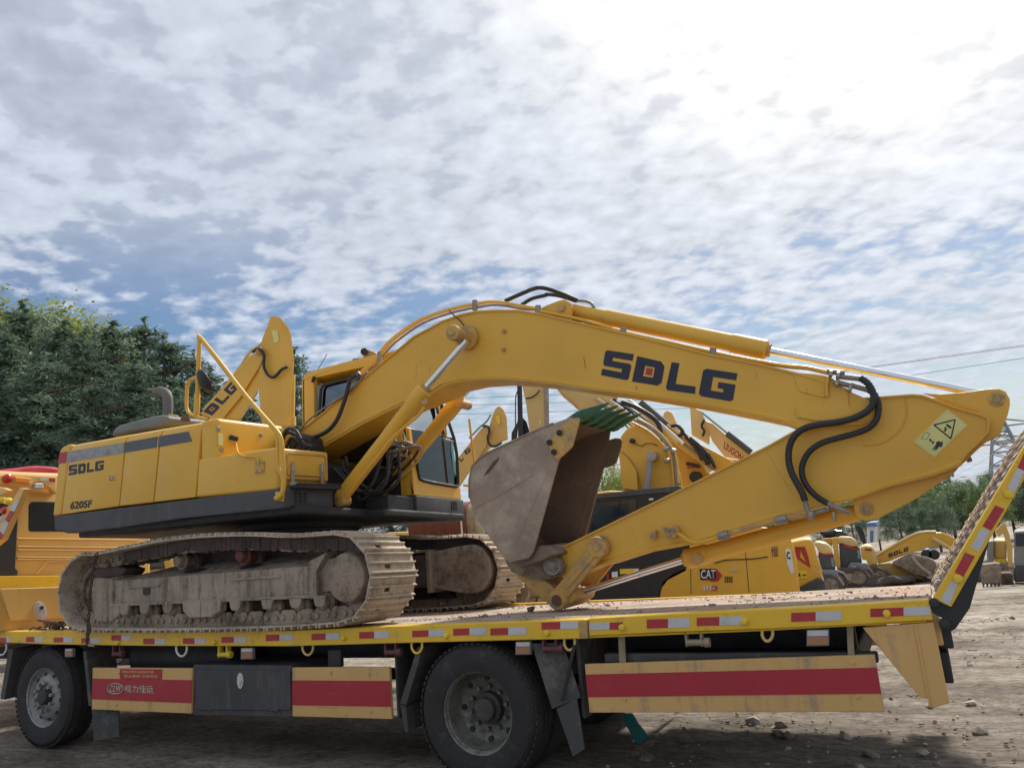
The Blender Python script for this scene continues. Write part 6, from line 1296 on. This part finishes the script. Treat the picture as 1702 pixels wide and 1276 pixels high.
# far right: machine facing us
Y = 30.0
e12 = thing('excavator', 'distant yellow excavator facing the camera with a toothed bucket standing on the ground', 'excavator', tuple(gp(1660, Y)), 'machines parked in the yard')
bk_ = PR_('bucket', px('6', (118,1045),(200,1035),(235,1040),(242,1100),(238,1165),(118,1165)), Y, Y+.9, 'mud', e12, .05)
for k in range(5): PR_('tooth', px('6', (122+k*24,1160),(138+k*24,1160),(134+k*24,1196),(128+k*24,1196)), Y, Y+.08, 'mud_dark', bk_, 0)
PR_('housing', px('6', (196,890),(275,892),(275,1010),(196,1008)), Y+3, Y+5.5, 'far_yellow', e12, .08); PR_('lower_housing', px('6', (196,1008),(275,1008),(275,1038),(205,1036)), Y+2.9, Y+5, 'bright_yellow', e12, .04)
PR_('cab', px('6', (150,900),(196,892),(196,1030),(155,1030)), Y+2.6, Y+4.5, 'far_grey', e12, .06)
PR_('boom', px('6', (200,835),(235,800),(262,775),(290,850),(312,930),(312,1060),(285,1060),(275,930),(255,850),(225,870)), Y+1, Y+1.5, 'far_yellow', e12, .03)
PR_('track', px('6', (235,1095),(300,1092),(318,1110),(318,1160),(250,1172),(238,1165)), Y+1.5, Y+4, 'mud', e12, .08)
for k in range(5): PR_('track_rib', px('6', (240,1104+13*k),(316,1104+12*k),(316,1108+12*k),(240,1108+13*k)), Y+1.45, Y+1.5, 'mud_dark', e12, 0)
vh = thing('lorry', 'grey lorry parked beside the distant excavator at the right edge', 'truck', tuple(gp(1695, Y+2)))
PR_('cab', px('6', (320,835),(430,828),(430,1060),(322,1060)), Y+2, Y+4.3, 'far_grey', vh, .1); PR_('windscreen', px('6', (330,850),(430,846),(430,925),(332,930)), Y+1.96, Y+2, 'dark_glass', vh, 0); PR_('bumper', px('6', (318,1060),(430,1055),(430,1150),(325,1155)), Y+1.9, Y+4, 'charcoal', vh, .05)
# rusty drum seen between skirt and far track, small crawler beyond the bucket
dr_ = thing('steel_drum', 'rusty steel drum lying behind the lorry below the cab of the excavator', 'drum', tuple(gp(710, 5)))
a = W(690,876,4.6); bm = new(); cyl(bm, a, a+Vector((.85, .2, 0)), .30, None, 32, .02); obj('shell', bm, 'rust', dr_, 40)
for t in (.25, .6): bm = new(); q = a+Vector((.85, .2, 0))*t; cyl(bm, q, q+Vector((.03, .007, 0)), .31, None, 32); obj('hoop', bm, 'rust', dr_, 40)
bm = new(); cyl(bm, a+Vector((.80, .19, 0)), a+Vector((.98, .23, 0)), .27, None, 32, .02); obj('rim', bm, 'winch_beige', dr_, 40)
Y = 4.2
mc_ = thing('mini_crawler', 'small crawler with dirty narrow tracks standing just behind the deck', 'crawler', tuple(gp(880, Y)))
for x, y in ((854,983),(870,989)):
    bm = new(); c = W(x+4, y+1, Y); rr = .18
    for k in range(22):
        a = 2*math.pi*k/22; bmesh.ops.create_cube(bm, size=1, matrix=Matrix.Translation(c+Vector((rr*math.cos(a), .12, rr*math.sin(a)))) @ Matrix.Rotation(-a, 4, 'Y') @ Matrix.Diagonal((.03, .22, .045, 1)))
    obj('track', bm, 'shoe', mc_)
    bm = new(); cyl(bm, c+Vector((0, .03, 0)), c+Vector((0, .2, 0)), .14, None, 24, .01); obj('wheel', bm, 'mud', mc_, 40)
P_('frame', [(862,960),(905,962),(925,990),(925,1020),(862,1020)], Y+.25, Y+1.0, 'mud_dark', mc_, .03); P_('track_frame', [(880,978),(905,976),(920,990),(880,992)], Y, Y+.2, 'mud', mc_, .02)
B_('leg', (-9, -8.9, 5, 5.1, 0, .1), 'black', mc_) if False else None
# striped barrier pole seen below
pl_ = thing('steel_pole', 'thin white pole standing behind the far track next to the bucket', 'pole', tuple(gp(767, 3.5))); T_('pole', [W(765,848,3.5), W(769,900,3.5)], .012, 'white', pl_, 6, 0); T_('base_rod', [W(769,900,3.5), gp(775, 3.5)], .012, 'white', pl_, 6, 0)
cvs = P_('dark_panel', [(745,858),(780,855),(785,890),(750,892)], 5.5, 5.6, 'charcoal', None, .01); tag(cvs, 'dark metal panel behind the far track beside the bucket', 'panel')
cvs = P_('rust_panel', [(780,862),(812,868),(822,905),(775,900)], 5.7, 5.8, 'rust', None, .01); tag(cvs, 'rusty brown metal plate just behind the muddy bucket', 'panel')
# blue and white shed far away
Y = 60
sh = thing('site_shed', 'low blue and white shed in front of the trees at right', 'shed', tuple(gp(1440, Y)))
P_('wall', px('7', (800,140),(890,135),(890,290),(800,290)), Y, Y+5, 'white', sh, .05); P_('roof', px('7', (790,105),(880,98),(900,138),(795,145)), Y-.5, Y+6, 'shed_blue', sh, .05); P_('door', px('7', (830,180),(860,180),(860,290),(830,290)), Y-.05, Y, 'shed_blue', sh, 0)
sh = thing('car', 'small dark blue car parked between the trees and the lettered boom', 'car', tuple(gp(1565, 50)))
P_('body', px('7', (1340,360),(1380,350),(1400,372),(1450,385),(1450,405),(1340,405)), 50, 51.7, 'shed_blue', sh, .1); P_('window', px('7', (1350,362),(1378,356),(1394,373),(1350,376)), 49.95, 50, 'dark_glass', sh, 0)
for xx in (1360, 1435): 
    p = W(*px('7', (xx, 405))[0], 49.9); C_('wheel', p, p+Vector((0, .2, 0)), .3, 'tyre', sh)
# ------------------------------------------------------------------ trees
def quads(bm, c, n, spread, sz, rnd, flat=.5, asp=.4):
    for _ in range(n):
        p = c+Vector((rnd.gauss(0, 1)*spread, rnd.gauss(0, 1)*spread, rnd.gauss(0, 1)*spread*flat))
        a = Vector((rnd.uniform(-1, 1), rnd.uniform(-1, 1), rnd.uniform(-.6, .4))).normalized(); b_ = a.cross(Vector((rnd.uniform(-1, 1), rnd.uniform(-1, 1), rnd.uniform(-1, 1)))).normalized()
        s = sz*rnd.uniform(.6, 1.3); vs_ = [bm.verts.new(p+a*s), bm.verts.new(p+b_*s*asp), bm.verts.new(p-a*s), bm.verts.new(p-b_*s*asp)]; bm.faces.new(vs_)
def crown_mesh(kind, seed, mat):
    rnd = random.Random(seed); bm = new(); H = 10.0
    if kind == 'cedar':
        for k in range(176):
            h = (k//8+.5)/22; h = .05+.94*h+rnd.uniform(-.008, .008); L_ = (3.0*(1-h)**.72+.25)*rnd.uniform(.65, 1.2); a = rnd.uniform(0, 2*math.pi); up_ = rnd.uniform(-.05, .3); n = max(3, int(L_*4.2))
            for i in range(n):
                t = (i+.7)/n; p = Vector((math.cos(a)*L_*t, math.sin(a)*L_*t, h*H+L_*(up_*t-.42*t*t)))
                quads(bm, p, 14, .10+.14*t, .13, rnd, .3, .22)
                if i > n*.4: quads(bm, p+Vector((-math.sin(a)*rnd.uniform(-.4, .4)*1.2, math.cos(a)*rnd.uniform(-.4, .4)*1.2, -.1)), 9, .15, .12, rnd, .35, .22)
        quads(bm, Vector((0, 0, H)), 20, .05, .16, rnd, 4)
    else:
        for k in range(95):
            th = rnd.uniform(0, 2*math.pi); ph = rnd.uniform(-.9, 1); rr = rnd.uniform(.45, 1)**.6
            c = Vector((2.9*rr*math.cos(th)*math.sqrt(max(0, 1-ph*ph*.8)), 2.9*rr*math.sin(th)*math.sqrt(max(0, 1-ph*ph*.8)), 5.6+4.0*ph*rr))
            quads(bm, c, 190, rnd.uniform(.28, .5), .085, rnd, .8, .5)
        for k in range(30):
            th = rnd.uniform(0, 2*math.pi); c = Vector((1.8*math.cos(th), 1.8*math.sin(th), rnd.uniform(8.5, 10))); quads(bm, c, 90, .22, .075, rnd, 1.2, .5)
    me = bpy.data.meshes.new('crown'); bm.to_mesh(me); bm.free(); me.materials.append(MAT[mat]); return me
def trunk_mesh(seed):
    rnd = random.Random(seed); bm = new(); cyl(bm, (0, 0, -.3), (0, 0, 9.6), .22, .03, 10)
    for k in range(14):
        z = 1.5+k*.55; a = rnd.uniform(0, 6.28); cyl(bm, (0, 0, z), (1.4*math.cos(a), 1.4*math.sin(a), z+.4), .06, .02, 6)
    me = bpy.data.meshes.new('trunk'); bm.to_mesh(me); bm.free(); me.materials.append(MAT['bark']); return me
CM = {'cedar': [crown_mesh('cedar', s, m_) for s, m_ in ((1, 'needles'), (2, 'needles_grey'), (3, 'needles'))], 'light': [crown_mesh('leafy', 4, 'leaves_light')], 'mid': [crown_mesh('leafy', 5, 'leaves_mid'), crown_mesh('leafy', 6, 'needles')]}
TM = trunk_mesh(9)
def tree(kind, x, ytop, Y, label, group, wide=1.0, vi=0, cat='tree', name='conifer_tree'):
    b_ = gp(x, Y); top_ = W(x, ytop, Y).z; s = (top_-b_.z)/10.0
    t_ = thing(name, label, cat, tuple(b_), group)
    for nm, me in (('trunk', TM), ('crown', CM[kind][vi % len(CM[kind])])):
        o = bpy.data.objects.new(nm, me); COL.objects.link(o); o.parent = t_; o.scale = (s*wide, s*wide, s); o.rotation_euler = (0, 0, random.uniform(0, 6.28)); WO[o.name] = b_
GL = 'trees behind the lorry at left'; GR = 'trees beyond the yard at right'
L1 = [(-110,470,24),(-70,520,19),(-20,555,20),(20,520,26),(60,600,20),(95,545,26),(130,560,23),(150,640,18),(180,545,27),(215,600,20),(235,540,28),(270,565,25),(290,640,20),(320,592,27),(350,618,24),(385,645,26),(425,672,25),(496,585,38),(520,650,30),(570,680,30),(650,790,26),(690,800,26)]
LL = ['at the left edge of the photo', 'low at the left edge', 'beside the red tarpaulin', 'tall at the upper left', 'low behind the tarpaulin', 'under the pale yellow-green crowns', 'above the counterweight', 'low behind the engine doors', 'right of the yellow-green crowns', 'behind the grey engine cover', 'in the middle of the left wood', 'behind the exhaust pipe', 'low right of the exhaust pipe', 'behind the handrail', 'left of the slanting lettered boom', 'behind the slanting lettered boom', 'under the slanting boom', 'thin, peeping out between the hanging stick and the cab', 'seen through the cab window', 'behind the cab window', 'below the cab floor', 'below the cab, right one']
for k, ((x, yt, Y), l_) in enumerate(zip(L1, LL)): tree('cedar', x, yt, Y, 'dark green cedar '+l_, GL, random.uniform(1.0, 1.25) if x < 480 else .7, k)
for k, (x, yt, Y, l_) in enumerate([(0,515,31,'at the upper left corner of the wood'), (66,528,31,'rising above the cedars near the left edge'), (112,548,33,'with thin top twigs, right of the two tall crowns')]): tree('light', x, yt, Y, 'yellow-green leafy tree '+l_, GL, 1.0, 0, 'tree', 'leafy_tree')
L2 = [(1375,852,70),(1420,850,66),(1462,842,72),(1500,832,66),(1535,812,74),(1562,826,64),(1590,806,76),(1622,796,78),(1655,800,70),(1690,780,80),(1725,770,80),(1760,760,76)]
L2L = ['left of the shed', 'above the shed roof', 'behind the counterweight tail', 'above the lettered far boom', 'rising highest above the far boom', 'short, behind the curve of the far boom', 'behind the far boom tip', 'left of the folded ramp', 'behind the ramp', 'beside the pylon foot', 'at the right edge', 'past the right edge']
for k, ((x, yt, Y), l_) in enumerate(zip(L2, L2L)): tree('mid', x, yt, Y, 'bushy green tree '+l_, GR, random.uniform(1.1, 1.5), k, 'tree', 'leafy_tree')
tree('light', 1012, 770, 24, 'pale green tree glimpsed between the bucket and the row of booms', 'trees behind the row of booms', 1.0, 0, 'tree', 'leafy_tree')
tree('mid', 1000, 800, 34, 'dark tree behind the black cab', 'trees behind the row of booms', 1.3, 0, 'tree', 'leafy_tree')
# far wood along the horizon
rnd = random.Random(3); bm = new()
for k in range(420):
    x = rnd.uniform(-260, 240); y = 190+rnd.uniform(-15, 30); hh = rnd.uniform(5, 11)
    for j in range(5): quads(bm, Vector((x+rnd.uniform(-3, 3), y+rnd.uniform(-3, 3), -3+hh*rnd.uniform(.15, .9))), 12, 1.3, 1.3, rnd, .8, .6)
me_ = obj('distant_wood', bm, 'leaves_mid', None, kind='stuff'); tag(me_, 'distant belt of green wood along the horizon behind the yard', 'wood')
# undergrowth between the trunks at left
bm = new()
for k in range(240): quads(bm, Vector((rnd.uniform(-60, -14), rnd.uniform(17, 30), -1+rnd.uniform(0, 2.6))), 40, .6, .28, rnd, .7, .5)
me_ = obj('undergrowth', bm, 'needles', None, kind='stuff'); tag(me_, 'dark undergrowth at the foot of the trees behind the lorry', 'undergrowth')
# ------------------------------------------------------------------ pylon and wires
Yp = 140; pb = gp(1701, Yp); top_ = W(1668, 690, Yp); Hh = top_.z-pb.z
py = thing('power_pylon', 'grey lattice power pylon rising behind the folded ramp', 'pylon', tuple(pb)); bm = new()
def leg(z): return 3.6*(1-z/Hh)**.9+.45
lv = [0, .13, .26, .4, .54, .66, .76, .85, .93, 1]
for a, c in zip(lv, lv[1:]):
    for i in range(4):
        s1 = [(1, 1), (1, -1), (-1, -1), (-1, 1)][i]; s2 = [(1, -1), (-1, -1), (-1, 1), (1, 1)][i]
        def q(s, z): return pb+Vector((s[0]*leg(z*Hh), s[1]*leg(z*Hh), z*Hh))
        tube(bm, [q(s1, a), q(s1, c)], .16, 5, 0); tube(bm, [q(s1, a), q(s2, c)], .08, 4, 0); tube(bm, [q(s2, a), q(s1, c)], .08, 4, 0); tube(bm, [q(s1, c), q(s2, c)], .08, 4, 0)
obj('lattice', bm, 'galv', py)
for z, wd_ in ((.74, 6.0), (.90, 5.0)):
    bm = new(); 
    for s in (-1, 1):
        for dy in (-.4, .4): tube(bm, [pb+Vector((0, dy, z*Hh)), pb+Vector((s*wd_, 0, z*Hh))], .10, 4, 0); tube(bm, [pb+Vector((0, dy, z*Hh+1.3)), pb+Vector((s*wd_, 0, z*Hh))], .10, 4, 0)
        tube(bm, [pb+Vector((s*wd_, 0, z*Hh)), pb+Vector((s*wd_, 0, z*Hh-1.4))], .1, 5, 0)
    obj('cross_arm', bm, 'galv', py)
def wire(a, b_, Ya, Yb, r_, lab, sag=.0):
    p0, p1 = W(*a, Ya), W(*b_, Yb); P = [p0.lerp(p1, t/10)-Vector((0, 0, sag*4*(t/10)*(1-t/10))) for t in range(11)]
    bm = new(); tube(bm, P, r_, 5, 0); o = obj('power_line', bm, 'cable', None); tag(o, lab, 'power line', 'power lines')
wire((1400,616), (1760,565), 60, 60, .02, 'topmost thin power line crossing the sky at right'); wire((1400,617.5), (1760,567.5), 61, 61, .02, 'second thin power line just under the topmost one at right'); wire((1480,629), (1760,586), 60, 60, .02, 'lower thin power line over the stick end at right')
wire((1560,803), (1702,716), 120, 138, .03, 'power line running from the pylon down to the left behind the stick end', .6); wire((1560,808), (1702,740), 120, 138, .03, 'lowest power line from the pylon down to the left', 1.0)
wire((755,662.5), (1230,645), 90, 90, .03, 'uppermost of the power lines seen under the boom'); wire((755,674), (1230,660), 90, 90, .03, 'middle power line seen under the boom'); wire((755,688.5), (1230,676), 90, 90, .03, 'lowest of the power lines seen under the boom')
